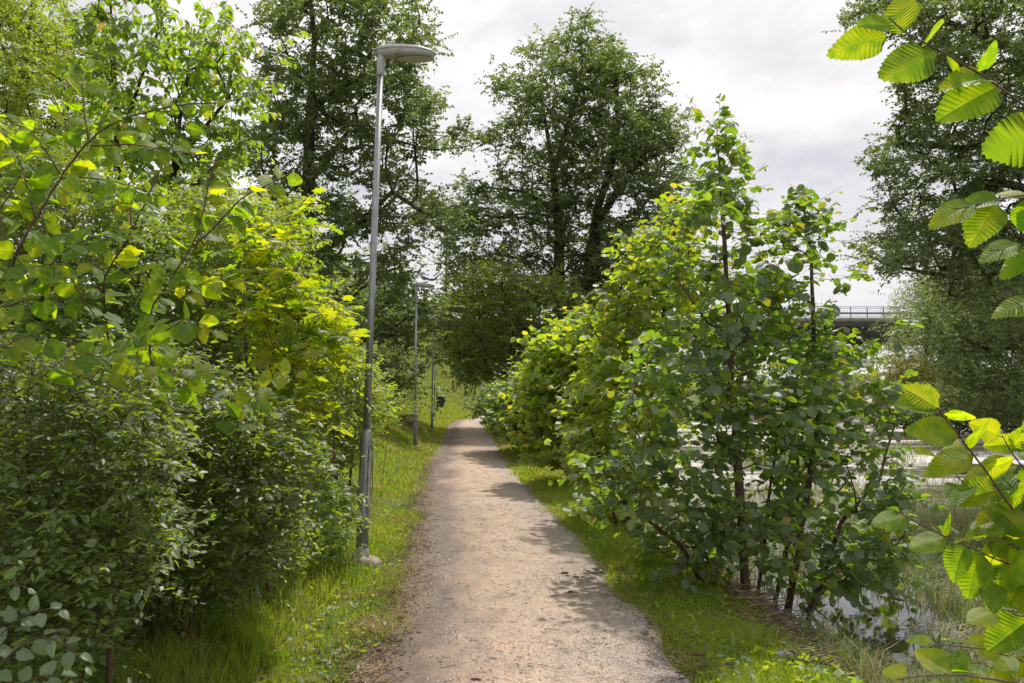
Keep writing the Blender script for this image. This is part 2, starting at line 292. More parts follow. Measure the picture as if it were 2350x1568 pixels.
def path_mat():
    m, n, l, o = new_mat("trodden gravel")
    uv = nn(n, "ShaderNodeUVMap"); sp = nn(n, "ShaderNodeSeparateXYZ"); l.new(uv.outputs[0], sp.inputs[0])
    g = nn(n, "ShaderNodeNewGeometry")
    def noise(sc, det, ro=.6, st=None):
        x = nn(n, "ShaderNodeTexNoise", Scale=sc, Detail=det, Roughness=ro)
        if st:
            mm = nn(n, "ShaderNodeMapping"); mm.inputs['Scale'].default_value = st; l.new(g.outputs['Position'], mm.inputs[0]); l.new(mm.outputs[0], x.inputs['Vector'])
        else: l.new(g.outputs['Position'], x.inputs['Vector'])
        return x
    big, mid, fine = noise(1.1, 5, .6, (1, .5, 1)), noise(5, 6, .7, (1, .6, 1)), noise(140, 3, .7)
    vor = nn(n, "ShaderNodeTexVoronoi", Scale=140.0); l.new(g.outputs['Position'], vor.inputs['Vector'])
    ma = nn(n, "ShaderNodeMath", operation='MULTIPLY_ADD'); ma.inputs[1].default_value = 0.5; l.new(big.outputs[0], ma.inputs[0]); l.new(sp.outputs['X'], ma.inputs[2])
    # across the path: muddy left rut, warm trodden middle, grey loose gravel on the right
    zone = ramp(n, [(.22, (.2, .155, .125)), (.36, (.17, .135, .12)), (.46, (.32, .24, .19)), (.55, (.41, .31, .235)), (.7, (.42, .325, .255)), (.86, (.34, .285, .25)), (1.0, (.29, .255, .235))])
    ms = nn(n, "ShaderNodeMath", operation='MULTIPLY'); ms.inputs[1].default_value = 0.78; l.new(ma.outputs[0], ms.inputs[0]); l.new(ms.outputs[0], zone.inputs[0])
    rm = ramp(n, [(.3, (.72, .7, .7)), (.5, (1, 1, 1)), (.7, (1.18, 1.12, 1.02))]); l.new(mid.outputs[0], rm.inputs[0])
    hs = ramp(n, [(0, (.5, .49, .5)), (.25, (.85, .85, .85)), (.7, (1.1, 1.1, 1.1)), (1, (1.6, 1.58, 1.55))]); l.new(vor.outputs['Color'], hs.inputs[0])
    x1 = nn(n, "ShaderNodeMix", data_type='RGBA', blend_type='MULTIPLY'); x1.inputs['Factor'].default_value = 1; l.new(zone.outputs[0], x1.inputs['A']); l.new(rm.outputs[0], x1.inputs['B'])
    x2 = nn(n, "ShaderNodeMix", data_type='RGBA', blend_type='MULTIPLY'); x2.inputs['Factor'].default_value = .85; l.new(x1.outputs['Result'], x2.inputs['A']); l.new(hs.outputs[0], x2.inputs['B'])
    # dark damp debris flecks
    fl = noise(34, 4, .75, (1, .45, 1)); rf = ramp(n, [(.33, (.5, .43, .38)), (.42, (1, 1, 1))]); l.new(fl.outputs[0], rf.inputs[0])
    x3 = nn(n, "ShaderNodeMix", data_type='RGBA', blend_type='MULTIPLY'); x3.inputs['Factor'].default_value = .6; l.new(x2.outputs['Result'], x3.inputs['A']); l.new(rf.outputs[0], x3.inputs['B'])
    b1 = nn(n, "ShaderNodeBump", Strength=0.7, Distance=0.006); l.new(vor.outputs['Distance'], b1.inputs['Height']); b1.invert = True
    b2 = nn(n, "ShaderNodeBump", Strength=0.4, Distance=0.025); l.new(mid.outputs[0], b2.inputs['Height']); l.new(b1.outputs[0], b2.inputs['Normal'])
    p = nn(n, "ShaderNodeBsdfPrincipled", Roughness=0.85); p.inputs['Specular IOR Level'].default_value = 0.25
    l.new(x3.outputs['Result'], p.inputs['Base Color']); l.new(b2.outputs[0], p.inputs['Normal']); l.new(p.outputs[0], o.inputs[0]); return m
def water_mat():
    m, n, l, o = new_mat("still water")
    g = nn(n, "ShaderNodeNewGeometry"); a = nn(n, "ShaderNodeTexNoise", Scale=5.0, Detail=4.0); l.new(g.outputs['Position'], a.inputs['Vector'])
    sx = nn(n, 'ShaderNodeSeparateXYZ'); l.new(g.outputs['Position'], sx.inputs[0]); mr = nn(n, 'ShaderNodeMapRange'); mr.inputs[1].default_value = 9; mr.inputs[2].default_value = 24; mr.inputs[3].default_value = .04; mr.inputs[4].default_value = .7; l.new(sx.outputs['Y'], mr.inputs[0])
    bp = nn(n, 'ShaderNodeBump', Distance=0.08); l.new(mr.outputs[0], bp.inputs['Strength']); l.new(a.outputs[0], bp.inputs['Height'])
    p = nn(n, "ShaderNodeBsdfPrincipled", Roughness=0.05); p.inputs['Base Color'].default_value = (.03, .028, .02, 1); p.inputs['Specular IOR Level'].default_value = 1.0; p.inputs['IOR'].default_value = 1.9
    l.new(bp.outputs[0], p.inputs['Normal'])
    # bright sky reflection painted as pale diffuse streaks on the far river
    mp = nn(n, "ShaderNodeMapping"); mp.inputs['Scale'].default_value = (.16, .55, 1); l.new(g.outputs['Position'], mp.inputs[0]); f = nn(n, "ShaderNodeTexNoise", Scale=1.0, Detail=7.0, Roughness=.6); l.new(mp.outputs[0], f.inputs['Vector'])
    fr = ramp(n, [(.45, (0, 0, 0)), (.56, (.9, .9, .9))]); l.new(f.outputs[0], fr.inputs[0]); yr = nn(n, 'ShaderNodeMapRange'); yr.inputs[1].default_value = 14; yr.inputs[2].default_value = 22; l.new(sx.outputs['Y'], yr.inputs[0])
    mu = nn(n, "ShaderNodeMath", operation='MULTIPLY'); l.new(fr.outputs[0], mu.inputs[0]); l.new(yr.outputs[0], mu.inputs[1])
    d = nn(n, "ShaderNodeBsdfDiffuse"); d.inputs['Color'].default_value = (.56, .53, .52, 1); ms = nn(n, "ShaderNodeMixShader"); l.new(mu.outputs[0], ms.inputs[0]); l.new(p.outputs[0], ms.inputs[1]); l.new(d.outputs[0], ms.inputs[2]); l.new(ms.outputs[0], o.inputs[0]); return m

# ------------------------------------------------------------------ terrain, path, water
PY = np.array([-12, 0, 4.5, 8.2, 12, 16.3, 21, 26.8, 33, 40, 48]); PX = np.array([.2, .2, .13, -.09, -.45, -.83, -1.12, -1.42, -1.85, -2.3, -2.6])
def xc(Y): return np.interp(Y, PY, PX)
HW = 0.97
def wid(Y): return HW + 0.0 * Y
WATER_Z = -0.50
def hgt(X, Y):
    X, Y = np.broadcast_arrays(np.asarray(X, float), np.asarray(Y, float))
    L = xc(Y) - HW - X; R = X - xc(Y) - HW
    k = 0.12 + 0.40 * smooth((Y - 5) / 14)
    zL = np.maximum(0, L - 0.45) * k; zL = 3.4 * (1 - np.exp(-zL / 3.4))
    far = smooth((Y - 44) / 9)
    zR = (-0.62 * smooth((R - .65) / 1.35) - 1.0 * smooth((R - 2.0) / 4)) * (1 - far * smooth(1 - (X - 10) / 6))
    bump = smooth(1 - np.hypot(X - 18, Y - 15) / 8.0) * 2.6 + smooth((X - 34) / 14) * 4
    hill = smooth((Y - 63.5) / 40) * (7 + 0 * X) * smooth(1 - (X + 2) / 22) + smooth((Y - 60) / 12) * 2.0
    lhill = smooth((Y - 50) / 25) * np.clip((-1.5 - X) * .22, 0, 3)
    n = (vnoise(X * 1.3 + 5, Y * 1.3) - .5) * .07 + (vnoise(X * 4.1, Y * 4.1) - .5) * .03
    side = np.clip(np.maximum(L, R) * 2.5, 0, 1)
    return zL + zR + bump + hill + lhill + n * side - 0.02 * (1 - side)
xs = np.unique(np.concatenate([np.linspace(-500, -60, 12), np.linspace(-60, -12, 28), np.linspace(-12, -4, 34), np.linspace(-4, 5, 92), np.linspace(5, 14, 36), np.linspace(14, 60, 36), np.linspace(60, 500, 12)]))
ys = np.unique(np.concatenate([np.linspace(-60, -4, 12), np.linspace(-4, 14, 120), np.linspace(14, 40, 84), np.linspace(40, 110, 76), np.linspace(110, 900, 18)]))
GX, GY = np.meshgrid(xs, ys); nx, ny = len(xs), len(ys)
GV = np.stack([GX, GY, hgt(GX, GY)], -1).reshape(-1, 3)
ii, jj = np.meshgrid(np.arange(nx - 1), np.arange(ny - 1)); q = (jj * nx + ii).ravel()
M['ground'] = ground_mat()
tag(link_mesh("ground", GV, np.stack([q, q + 1, q + nx + 1, q + nx], -1), M['ground'], smooth=True), "soil and moss under the verges, the bank and the river", kind="structure")
cl = np.array([(.2, -6), (.2, 0), (.13, 4.5), (-.09, 8.2), (-.45, 12), (-.83, 16.3), (-1.12, 21), (-1.42, 26.8), (-1.85, 33), (-2.3, 40), (-2.62, 46), (-2.3, 52), (-1.0, 56.5), (1.5, 59.5), (6, 61.3), (14, 62), (24, 62)], float)
d = np.r_[0, np.cumsum(np.linalg.norm(np.diff(cl, axis=0), axis=1))]; s = np.arange(0, d[-1], .16)
cx, cy = np.interp(s, d, cl[:, 0]), np.interp(s, d, cl[:, 1])
ker = np.ones(15) / 15; cx2, cy2 = np.convolve(cx, ker, 'same'), np.convolve(cy, ker, 'same'); cx2[:8], cy2[:8], cx2[-8:], cy2[-8:] = cx[:8], cy[:8], cx[-8:], cy[-8:]
T2 = unit(np.stack([np.gradient(cx2), np.gradient(cy2)], -1)); Nn = np.stack([T2[:, 1], -T2[:, 0]], -1)
us = np.linspace(0, 1, 15); PV, PU = [], []
wl = .97 + (vnoise(s * 1.1, s * 0) - .5) * .22 + (vnoise(s * 4, 9 + s * 0) - .5) * .12; wr = .96 + (vnoise(s * 1.0, 20 + s * 0) - .5) * .2 + (vnoise(s * 4, 31 + s * 0) - .5) * .05
for u in us:
    off = -wl + (wl + wr) * u
    X, Y = cx2 + Nn[:, 0] * off, cy2 + Nn[:, 1] * off
    hz = hgt(X, Y) * smooth((cy2 - 50) / 8)
    z = np.maximum(hz, 0) + 0.014 + .018 * (1 - (2 * u - 1) ** 2) + (vnoise(X * 3, Y * 3) - .5) * .012 - 0.02 * np.exp(-((u - .1) / .06) ** 2) - (0.03 if u in (0, 1) else 0)
    PV.append(np.stack([X, Y, z], -1)); PU.append(np.stack([u + 0 * s, s], -1))
PV, PU = np.stack(PV, 1), np.stack(PU, 1); m_, k_ = PV.shape[:2]
ii, jj = np.meshgrid(np.arange(k_ - 1), np.arange(m_ - 1)); q = (jj * k_ + ii).ravel()
M['path'] = path_mat()
tag(link_mesh("path", PV.reshape(-1, 3), np.stack([q, q + 1, q + k_ + 1, q + k_], -1), M['path'], smooth=True, uv=PU.reshape(-1, 2)), "light brown gravel footpath leading away between the bushes", kind="structure")
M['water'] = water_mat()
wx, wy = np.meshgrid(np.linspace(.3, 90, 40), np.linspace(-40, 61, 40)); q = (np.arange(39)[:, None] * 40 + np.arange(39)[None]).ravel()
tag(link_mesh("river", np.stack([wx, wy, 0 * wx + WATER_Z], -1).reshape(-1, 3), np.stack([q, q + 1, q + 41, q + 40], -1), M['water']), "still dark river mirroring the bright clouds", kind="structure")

# ------------------------------------------------------------------ leaf shapes (x across, y along, z normal)
def outline_leaf(rim, mid, zf):
    """rim: right side points base->tip (x>0, y); mid: y positions of midrib points"""
    rim = np.asarray(rim, float); V = [(0, y, 0) for y in mid]; nm = len(mid); k = len(rim)
    for sgn in (1, -1): V += [(sgn * x, y, 0) for x, y in rim]
    V = np.array(V, float); F = []
    for si, b in ((1, nm), (-1, nm + k)):
        j = 0
        pts = [0] + [b + i for i in range(k)] + [nm - 1]; m = 0
        ymid = list(mid)
        for a in range(len(pts) - 1):
            p, q2 = pts[a], pts[a + 1]
            while m < nm - 2 and ymid[m + 1] < (V[p][1] + V[q2][1]) / 2 - .05:
                if p != m: F.append((m, p, m + 1) if si > 0 else (m, m + 1, p))
                m += 1
            if p != m and q2 != m: F.append((m, p, q2) if si > 0 else (m, q2, p))
        while m < nm - 2:
            p = pts[-2]; F.append((m, p, m + 1) if si > 0 else (m, m + 1, p)); m += 1
            if m >= nm - 2: F.append((m, p, nm - 1) if si > 0 else (m, nm - 1, p))
    V[:, 2] = zf(V[:, 0], V[:, 1]); return V, np.array(F)
def curl(a, b, c=0.0): return lambda x, y: a * np.abs(x) - b * y * y + c * np.sin(y * 7) * np.abs(x)
def diamond(wd, fold, bend):
    V = np.array([[0, 0, 0], [wd, .45, fold], [0, 1, -bend], [-wd, .45, fold]], float); return V, np.array([[0, 1, 2], [0, 2, 3]])
def ellipse6(wd, fold, bend):
    V = np.array([[0, 0, 0], [wd * .8, .25, fold], [wd, .55, fold - bend * .3], [wd * .5, .85, fold * .5 - bend * .8], [0, 1, -bend], [-wd * .5, .85, fold * .5 - bend * .8], [-wd, .55, fold - bend * .3], [-wd * .8, .25, fold], [0, .5, -bend * .25]], float)
    F = [[i, (i + 1) % 8, 8] for i in range(8)]; return V, np.array(F)
def elm_leaf(bend, fold, seed):
    r = np.random.default_rng(seed); n = 13; V = []; F = []
    ys_ = np.linspace(0, 1, n + 1); prof = lambda t: (.39 * (np.sin(np.pi * np.clip(t, 0, 1) ** .82) ** .7) * (1 - .22 * t))
    def P(x, y, dz=0): V.append((x, y, fold * abs(x) - bend * y * y + dz)); return len(V) - 1
    mid = [P(0, y) for y in ys_]
    for sg in (1, -1):
        rim, tip, rid = [], [], []
        for i in range(n):
            t = (i + .5) / n; yv = ys_[i] + .16 * (1 - .6 * t)             # veins run forwards
            asym = 1.06 if sg > 0 else .95
            wv = prof(min(1, yv)) * asym * (1 + r.uniform(-.05, .05))
            tip.append(P(sg * wv * 1.03, min(.985, yv + .03), -.001 + r.uniform(-.008, .008)))
            yn = ys_[i + 1] + .10 * (1 - .6 * t); rim.append(P(sg * prof(min(1, yn)) * asym * .985, min(.99, yn - .015), .003))
            rid.append(P(sg * wv * .55, min(.97, ys_[i] + .09 + .05 * (1 - t)), .007))
        for i in range(n):
            tr = [(mid[i], tip[i], rid[i]), (mid[i], rid[i], mid[i + 1]), (rid[i], tip[i], rim[i]), (mid[i + 1], rid[i], rim[i])]
            if i + 1 < n: tr.append((mid[i + 1], rim[i], tip[i + 1]))
            F += [t if sg > 0 else (t[0], t[2], t[1]) for t in tr]
        F.append((mid[0], rid[0], tip[0]) if sg < 0 else (mid[0], tip[0], rid[0]))
    return np.array(V, float), np.array(F)
def alder_leaf(fold, bend, seed):
    r = np.random.default_rng(seed)
    rim = [(.17, .06), (.31, .15), (.34, .26), (.41, .34), (.40, .46), (.45, .55), (.39, .66), (.38, .77), (.26, .84), (.20, .95)]
    rim = [(x * (1 + r.uniform(-.07, .07)), y) for x, y in rim]
    V, F = outline_leaf(rim, [0, .35, .7, .95], curl(fold, bend, .12)); return V, F
def maple_leaf(droop, seed):
    r = np.random.default_rng(seed); V = [(0, .12, 0)]; F = []
    lob = [(-150, .42), (-135, .22), (-108, .62), (-98, .55), (-88, .70), (-74, .42), (-62, .4), (-52, .78), (-42, .98), (-33, .72), (-22, .48), (-13, .72), (-7, .8), (0, 1.0)]
    pts = lob + [(-a, l) for a, l in lob[:-1][::-1]]
    for a, l in pts:
        t = math.radians(a); l = l * (1 + r.uniform(-.05, .05)) * .62
        V.append((math.sin(t) * l, .28 + math.cos(t) * l, -droop * l * l + .05 * math.sin(a * .12)))
    V.append((0, .28, .03)); c = len(V) - 1; V.append((0, 0, 0))
    for i in range(1, c - 1): F.append((c, i + 1, i))
    F.append((c, 1, c - 1)); V = np.array(V); V[:, 1] += .0
    return V, np.array(F)
ELM = [elm_leaf(.18, .12, 1), elm_leaf(.4, .3, 2), elm_leaf(.08, -.14, 3), elm_leaf(.3, .05, 4), elm_leaf(.5, -.05, 5), elm_leaf(-.05, .35, 6)]
ALDER = [alder_leaf(.2, .15, 1), alder_leaf(.45, .3, 2), alder_leaf(-.2, .3, 3), alder_leaf(.35, .0, 4), alder_leaf(.1, .5, 6)]
MAPLE = [maple_leaf(.25, 1), maple_leaf(.5, 2), maple_leaf(.05, 3)]
ELL = [ellipse6(.24, .05, .12), ellipse6(.28, .1, .25), ellipse6(.22, -.02, .18)]
DIA = [diamond(.33, .08, .15), diamond(.3, .16, .25), diamond(.38, -.04, .1)]
DIAN = [diamond(.16, .05, .2), diamond(.13, .02, .1)]
ROUND = [alder_leaf(.1, .1, 5)]

def instance(tpl, O, A, Nv, S, idx):
    """joined mesh arrays of all the leaves"""
    Vs, Fs, n = [], [], 0
    for k, (T, F) in enumerate(tpl):
        m = idx == k
        if not m.any(): continue
        a, nv = A[m], Nv[m]; b = np.cross(a, nv)
        V = O[m][:, None] + S[m][:, None, None] * (T[None, :, 0:1] * b[:, None] + T[None, :, 1:2] * a[:, None] + T[None, :, 2:3] * nv[:, None])
        Vs.append(V.reshape(-1, 3)); Fs.append((F[None] + (np.arange(m.sum()) * len(T))[:, None, None]).reshape(-1, 3) + n); n += m.sum() * len(T)
    return np.concatenate(Vs), np.concatenate(Fs)
_LEAFMESH = {}
def leaf_parts(root, key, tpl, mat, O, A, Nv, S, idx, nmax=300, name="leaf"):
    """the leaves that show largest become objects of their own; returns the mask of the others"""
    px, py, f = project(O); ok = (px > -20) & (px < 2370) & (py > -20) & (py < 1588) & (f > .3)
    score = np.where(ok, S / f, -1); order = np.argsort(-score)[:nmax]; order = order[score[order] > 0]
    base = np.array(root.location)
    for i in order:
        k = int(idx[i]); mk = (key, k)
        if mk not in _LEAFMESH:
            T, F = tpl[k]; me = bpy.data.meshes.new(key + "_leaf"); me.from_pydata([tuple(v) for v in T], [], [tuple(map(int, t)) for t in F]); me.materials.append(mat)
            _LEAFMESH[mk] = me
        o = bpy.data.objects.new(name, _LEAFMESH[mk]); COL.objects.link(o); o.parent = root
        a, nv = A[i], Nv[i]; b = np.cross(a, nv); s = S[i]; p = O[i] - base
        o.matrix_basis = Matrix(((b[0] * s, a[0] * s, nv[0] * s, p[0]), (b[1] * s, a[1] * s, nv[1] * s, p[1]), (b[2] * s, a[2] * s, nv[2] * s, p[2]), (0, 0, 0, 1)))
    rest = np.ones(len(O), bool); rest[order] = False; return rest
# ------------------------------------------------------------------ plant builder
def skeleton(rng, trunks, targets, seg, tip_r, base_r, upcost=1.0, wob=.06):
    pos, par, pl, ist = [], [], [], []
    def add(p, q, t): pos.append(np.asarray(p, float)); par.append(q); pl.append(0 if q < 0 else pl[q] + np.linalg.norm(pos[q] - p)); ist.append(t); return len(pos) - 1
    for k, (P, fork) in enumerate(trunks):
        P = np.asarray(P, float)
        if fork and pos: prev = int(np.argmin(np.linalg.norm(np.array(pos) - P[0], axis=1)))
        else: prev = add(P[0], -1, k)
        for i in range(len(P) - 1):
            n = max(1, int(np.linalg.norm(P[i + 1] - P[i]) / seg))
            for j in range(1, n + 1):
                q = P[i] + (P[i + 1] - P[i]) * j / n + rng.normal(0, wob * seg * .35, 3) * (j < n); prev = add(q, prev, k)
    if len(targets):
        A = np.array(pos); dd = np.array([np.min(np.linalg.norm(A - t, axis=1)) for t in targets])
        for t in targets[np.argsort(dd)]:
            A = np.array(pos); c = np.linalg.norm(A - t, axis=1) + .22 * np.array(pl) * .5 + upcost * np.maximum(0, A[:, 2] - t[2] + .15 * np.linalg.norm(A - t, axis=1))
            i = int(np.argmin(c)); p = A[i]; D = np.linalg.norm(t - p)
            if D < seg * .4: continue
            d0 = unit(p - pos[par[i]]) if par[i] >= 0 else np.array([0, 0, 1.0])
            ctrl = p + (d0 * .35 + unit(t - p) * .5 + np.array([0, 0, .18])) * D * .5
            n = max(2, int(D / seg)); prev = i
            for j in range(1, n + 1):
                u = j / n; q = (1 - u) ** 2 * p + 2 * u * (1 - u) * ctrl + u * u * t + rng.normal(0, wob * seg, 3) * (j < n)
                prev = add(q, prev, -1)
    pos, par, ist = np.array(pos), np.array(par), np.array(ist); n = len(pos)
    a = np.zeros(n); ch = np.bincount(par[par >= 0], minlength=n)
    for i in range(n - 1, -1, -1):
        if ch[i] == 0: a[i] = tip_r ** 2.2
        if par[i] >= 0: a[par[i]] += a[i]
    r = a ** (1 / 2.2); r = tip_r + (r - tip_r) * (base_r - tip_r) / max(1e-6, r.max() - tip_r)
    return pos, par, ist, r
def basis(axis, nrm):
    axis = unit(axis); nrm = nrm - axis * np.sum(axis * nrm, -1, keepdims=True); return axis, unit(nrm)
def foliage(rng, C, R, per, nl, tl, size, droop=.25, up=.25, tilt=.5, out=None, flat=.6, szvar=.3):
    """twigs springing from every cluster centre, leaves in turn along them"""
    n = len(C); c = np.repeat(C, per, 0); rr = np.repeat(R, per)[:, None]
    d = rng.normal(0, 1, (len(c), 3)); d[:, 2] = d[:, 2] * flat + up
    if out is not None: d = d + np.repeat(out, per, 0) * .8
    d = unit(d); st = c + rng.normal(0, .33, (len(c), 3)) * rr * [1, 1, flat]
    ln = tl * rng.uniform(.5, 1.25, len(c)) * rr[:, 0] / max(1e-6, float(np.mean(R)))
    en = st + d * ln[:, None]
    t = np.tile((np.arange(nl) + .6) / nl, len(c)) + rng.uniform(-.03, .03, len(c) * nl)
    dd, ss, l2 = np.repeat(d, nl, 0), np.repeat(st, nl, 0), np.repeat(ln, nl)[:, None]
    O = ss + dd * l2 * t[:, None]; O[:, 2] -= .12 * l2[:, 0] * t * t
    side = unit(np.cross(dd, [0, 0, 1.0]) + 1e-4); sg = np.tile(np.where(np.arange(nl) % 2 == 0, 1, -1), len(c))[:, None]
    ax = dd * .55 + side * sg * .85 + rng.normal(0, .28, O.shape); ax[:, 2] -= droop
    nv = np.array([0, 0, 1.0]) + rng.normal(0, tilt, O.shape); ax, nv = basis(ax, nv)
    S = size * rng.uniform(1 - szvar, 1 + szvar, len(O)) * (1 - .35 * np.clip(t - .6, 0, 1))
    return (st, en), (O, ax, nv, S)
def sample_clusters(rng, poly, D, thick, n, mind, extra=None, fade=40.0, gap=0.0):
    P = np.asarray(poly, float); lo, hi = P.min(0), P.max(0); out = np.zeros((0, 3)); E = []
    for _ in range(60):
        x, y = rng.uniform(lo[0], hi[0], 600), rng.uniform(lo[1], hi[1], 600); m = inpoly(x, y, P); x, y = x[m], y[m]
        if not len(x): continue
        if gap > 0:
            sc = 1 / 46.0; m = vnoise(x * sc + D, y * sc * 1.3 + D * 2) * .65 + vnoise(x * sc * 2.3 + 7, y * sc * 2.3) * .35 > gap; x, y = x[m], y[m]
            if not len(x): continue
        e = edgedist(x, y, P); k = np.sqrt(np.clip(e / fade, .05, 1)); dz = rng.uniform(-1, 1, len(x)) * thick * k
        Q = at(x, y, D + dz)
        for q_, ee in zip(Q, e):
            if len(out) == 0 or np.min(np.linalg.norm(out - q_, axis=1)) > mind:
                out = np.vstack([out, q_]); E.append(ee)
                if len(out) >= n: return out, np.array(E)
    return out, np.array(E)
LEAFCOUNT = 0
def plant(name, label, cat, seed, poly, D, thick, ncl, crad, per, nl, tl, size, tpl, mat, trunks, base_r, tip_r=.004, bark='bark', seg=.5, near=0, key=None,
          droop=.25, tilt=.5, twigs=False, twig_r=.0025, group=None, mind=None, sides=6, flat=.6, trunk_name="trunk", crown_name="crown", holes=(), up=.25, fade=40.0, ground=True, szvar=.3, gap=0.0, thin=.35, extra=()):
    global LEAFCOUNT
    rng = np.random.default_rng(seed)
    C, E = sample_clusters(rng, poly, D, thick, ncl, mind or crad * .8, fade=fade, gap=gap)
    if len(extra): C = np.vstack([C, np.array([at(x, y, D + q) for x, y, q in extra])])
    if ground: C = C[C[:, 2] > hgt(C[:, 0], C[:, 1]) + .12]
    if holes:
        px, py, _ = project(C); keep = np.ones(len(C), bool)
        for hx, hy, hr in holes: keep &= np.hypot(px - hx, py - hy) > hr
        C = C[keep]
    TR = []
    for t in trunks:
        pts, fork = (t[0], True) if isinstance(t, tuple) and t[-1] == 'f' else (t, False)
        P = np.array([at(x, y, D + (q[0] if q else 0)) for x, y, *q in pts])
        if not fork: P[0, 2] = min(P[0, 2], hgt(P[0, 0], P[0, 1]) - .06) if abs(P[0, 2] - hgt(P[0, 0], P[0, 1])) < 1.2 else P[0, 2]
        if not fork and P[0, 2] > hgt(P[0, 0], P[0, 1]): P = np.vstack([[P[0, 0] , P[0, 1], hgt(P[0, 0], P[0, 1]) - .1], P])
        TR.append((P, fork))
    b = TR[0][0][0]; root = empty(name, (b[0], b[1], hgt(b[0], b[1])), label, cat, group)
    pos, par, ist, r = skeleton(rng, TR, C, seg, tip_r, base_r)
    ok = par >= 0; ch = np.where(ok)[0]
    for k in range(len(TR)):
        m = ch[ist[ch] == k]
        if len(m):
            ids = np.r_[par[m[0]], m]; rr = r[ids].copy()
            if TR[k][1]: rr[0] = min(rr[0], rr[1] * 1.3)
            else: rr[0] *= 1.25
            V, F = poly_tube(pos[ids], rr, max(6, sides), True)
            link_mesh(trunk_name if not TR[k][1] else "limb", V, clean(F), M[bark], root, smooth=True)
    m = ch[ist[ch] < 0]
    (st, en), (O, A, Nv, S) = foliage(rng, C, np.full(len(C), crad) * rng.uniform(.75, 1.2, len(C)), per, nl, tl, size, droop=droop, tilt=tilt, flat=flat, up=up, szvar=szvar)
    keepl = rng.random(len(O)) > thin * np.repeat(rng.random(len(C)), per * nl); O, A, Nv, S = O[keepl], A[keepl], Nv[keepl], S[keepl]
    parts = []
    if len(m):
        rp = np.minimum(r[par[m]], r[m] * 1.5); parts.append(tubes(pos[par[m]], pos[m], rp, r[m], 5 if D < 15 else 4))
    if twigs: parts.append(tubes(st, en, np.full(len(st), twig_r), np.full(len(st), twig_r * .5), 3))
    if parts:
        o = None
        V, F = joinm([(v, tris_of(f)) for v, f in parts]); o = link_mesh("branches", V, F, M[bark if not twigs else 'bark_red'], root, smooth=True); o["kind"] = "stuff"
    idx = rng.integers(0, len(tpl), len(O)); LEAFCOUNT += len(O)
    rest = np.ones(len(O), bool)
    if near: rest = leaf_parts(root, key or name, tpl, M[mat], O, A, Nv, S, idx, near)
    V, F = instance(tpl, O[rest], A[rest], Nv[rest], S[rest], idx[rest])
    o = link_mesh(crown_name, V, F, M[mat], root)
    if near: o.name = "leaf_mass"; o["kind"] = "stuff"
    return root

# ---- far side: tall trees in the middle distance
plant("alder_tree", "tall dark tree behind the nearest lamp post, its top cut by the photo's upper edge", "tree", 11,
      [(600, -70), (590, 80), (600, 150), (625, 250), (560, 300), (540, 380), (590, 420), (630, 480), (690, 520), (700, 650), (720, 720), (700, 800), (730, 900), (850, 925), (900, 905), (975, 880), (1000, 800), (1000, 700), (955, 640), (935, 590), (1010, 545), (1060, 490), (1050, 420), (990, 440), (950, 400), (1000, 350), (1085, 345), (1095, 295), (1010, 250), (1020, 210), (960, 190), (940, 130), (990, 110), (985, 60), (1000, 20), (930, 0), (880, -70)],
      26, 3.0, 560, .5, 11, 16, .6, .12, DIA, 'tall', [[(706, 905), (708, 700), (705, 500), (712, 250), (722, 80), (700, -90)], ([(712, 250), (800, 190), (900, 150), (960, 60)], 'f'), ([(708, 430), (800, 300), (900, 320), (1000, 345), (1080, 335)], 'f'), ([(706, 600), (820, 520), (900, 440), (990, 500)], 'f')],
      .3, .012, seg=.6, sides=8, tilt=.6, fade=50, gap=.30)
plant("alder_tree", "broad pointed tree right of the lamps with one dark trunk", "tree", 12,
      [(1336, 28), (1300, 70), (1230, 90), (1180, 150), (1100, 205), (1115, 255), (1160, 290), (1080, 285), (1085, 330), (1130, 350), (1150, 385), (1085, 400), (1040, 425), (1035, 480), (1000, 560), (1000, 590), (1030, 640), (1010, 740), (1015, 830), (1060, 880), (1150, 880), (1250, 820), (1340, 760), (1350, 650), (1345, 500), (1370, 320), (1400, 150), (1392, 90)],
      37, 3.6, 480, .7, 11, 16, .8, .145, DIA, 'tall', [[(1286, 900), (1284, 700), (1281, 491), (1270, 398), (1300, 296), (1336, 185), (1336, 50)], ([(1270, 398), (1255, 300), (1240, 200)], 'f'), ([(1283, 600), (1200, 700), (1080, 720)], 'f'), ([(1281, 480), (1200, 440), (1120, 430)], 'f'), ([(1284, 660), (1180, 790), (1060, 800)], 'f')],
      .33, .014, seg=.8, sides=8, tilt=.6, fade=50, holes=[(1312, 625, 14)], gap=.32)
plant("alder_tree", "twin trunked tree to the right of the broad pointed tree", "tree", 13,
      [(1400, 100), (1510, 175), (1500, 240), (1580, 285), (1555, 335), (1600, 400), (1560, 450), (1590, 520), (1560, 570), (1500, 640), (1480, 740), (1400, 760), (1330, 790), (1300, 700), (1345, 520), (1345, 330), (1370, 150)],
      35, 3.2, 350, .68, 11, 15, .78, .145, DIA, 'tall', [[(1346, 900), (1347, 648), (1368, 491), (1401, 393), (1419, 278), (1415, 160)], [(1364, 900, .8), (1363, 648, .8), (1378, 500, .6), (1430, 420, .3), (1500, 330)], ([(1401, 393), (1480, 400), (1560, 410)], 'f')],
      .26, .014, seg=.8, sides=8, tilt=.6, fade=50, gap=.36)
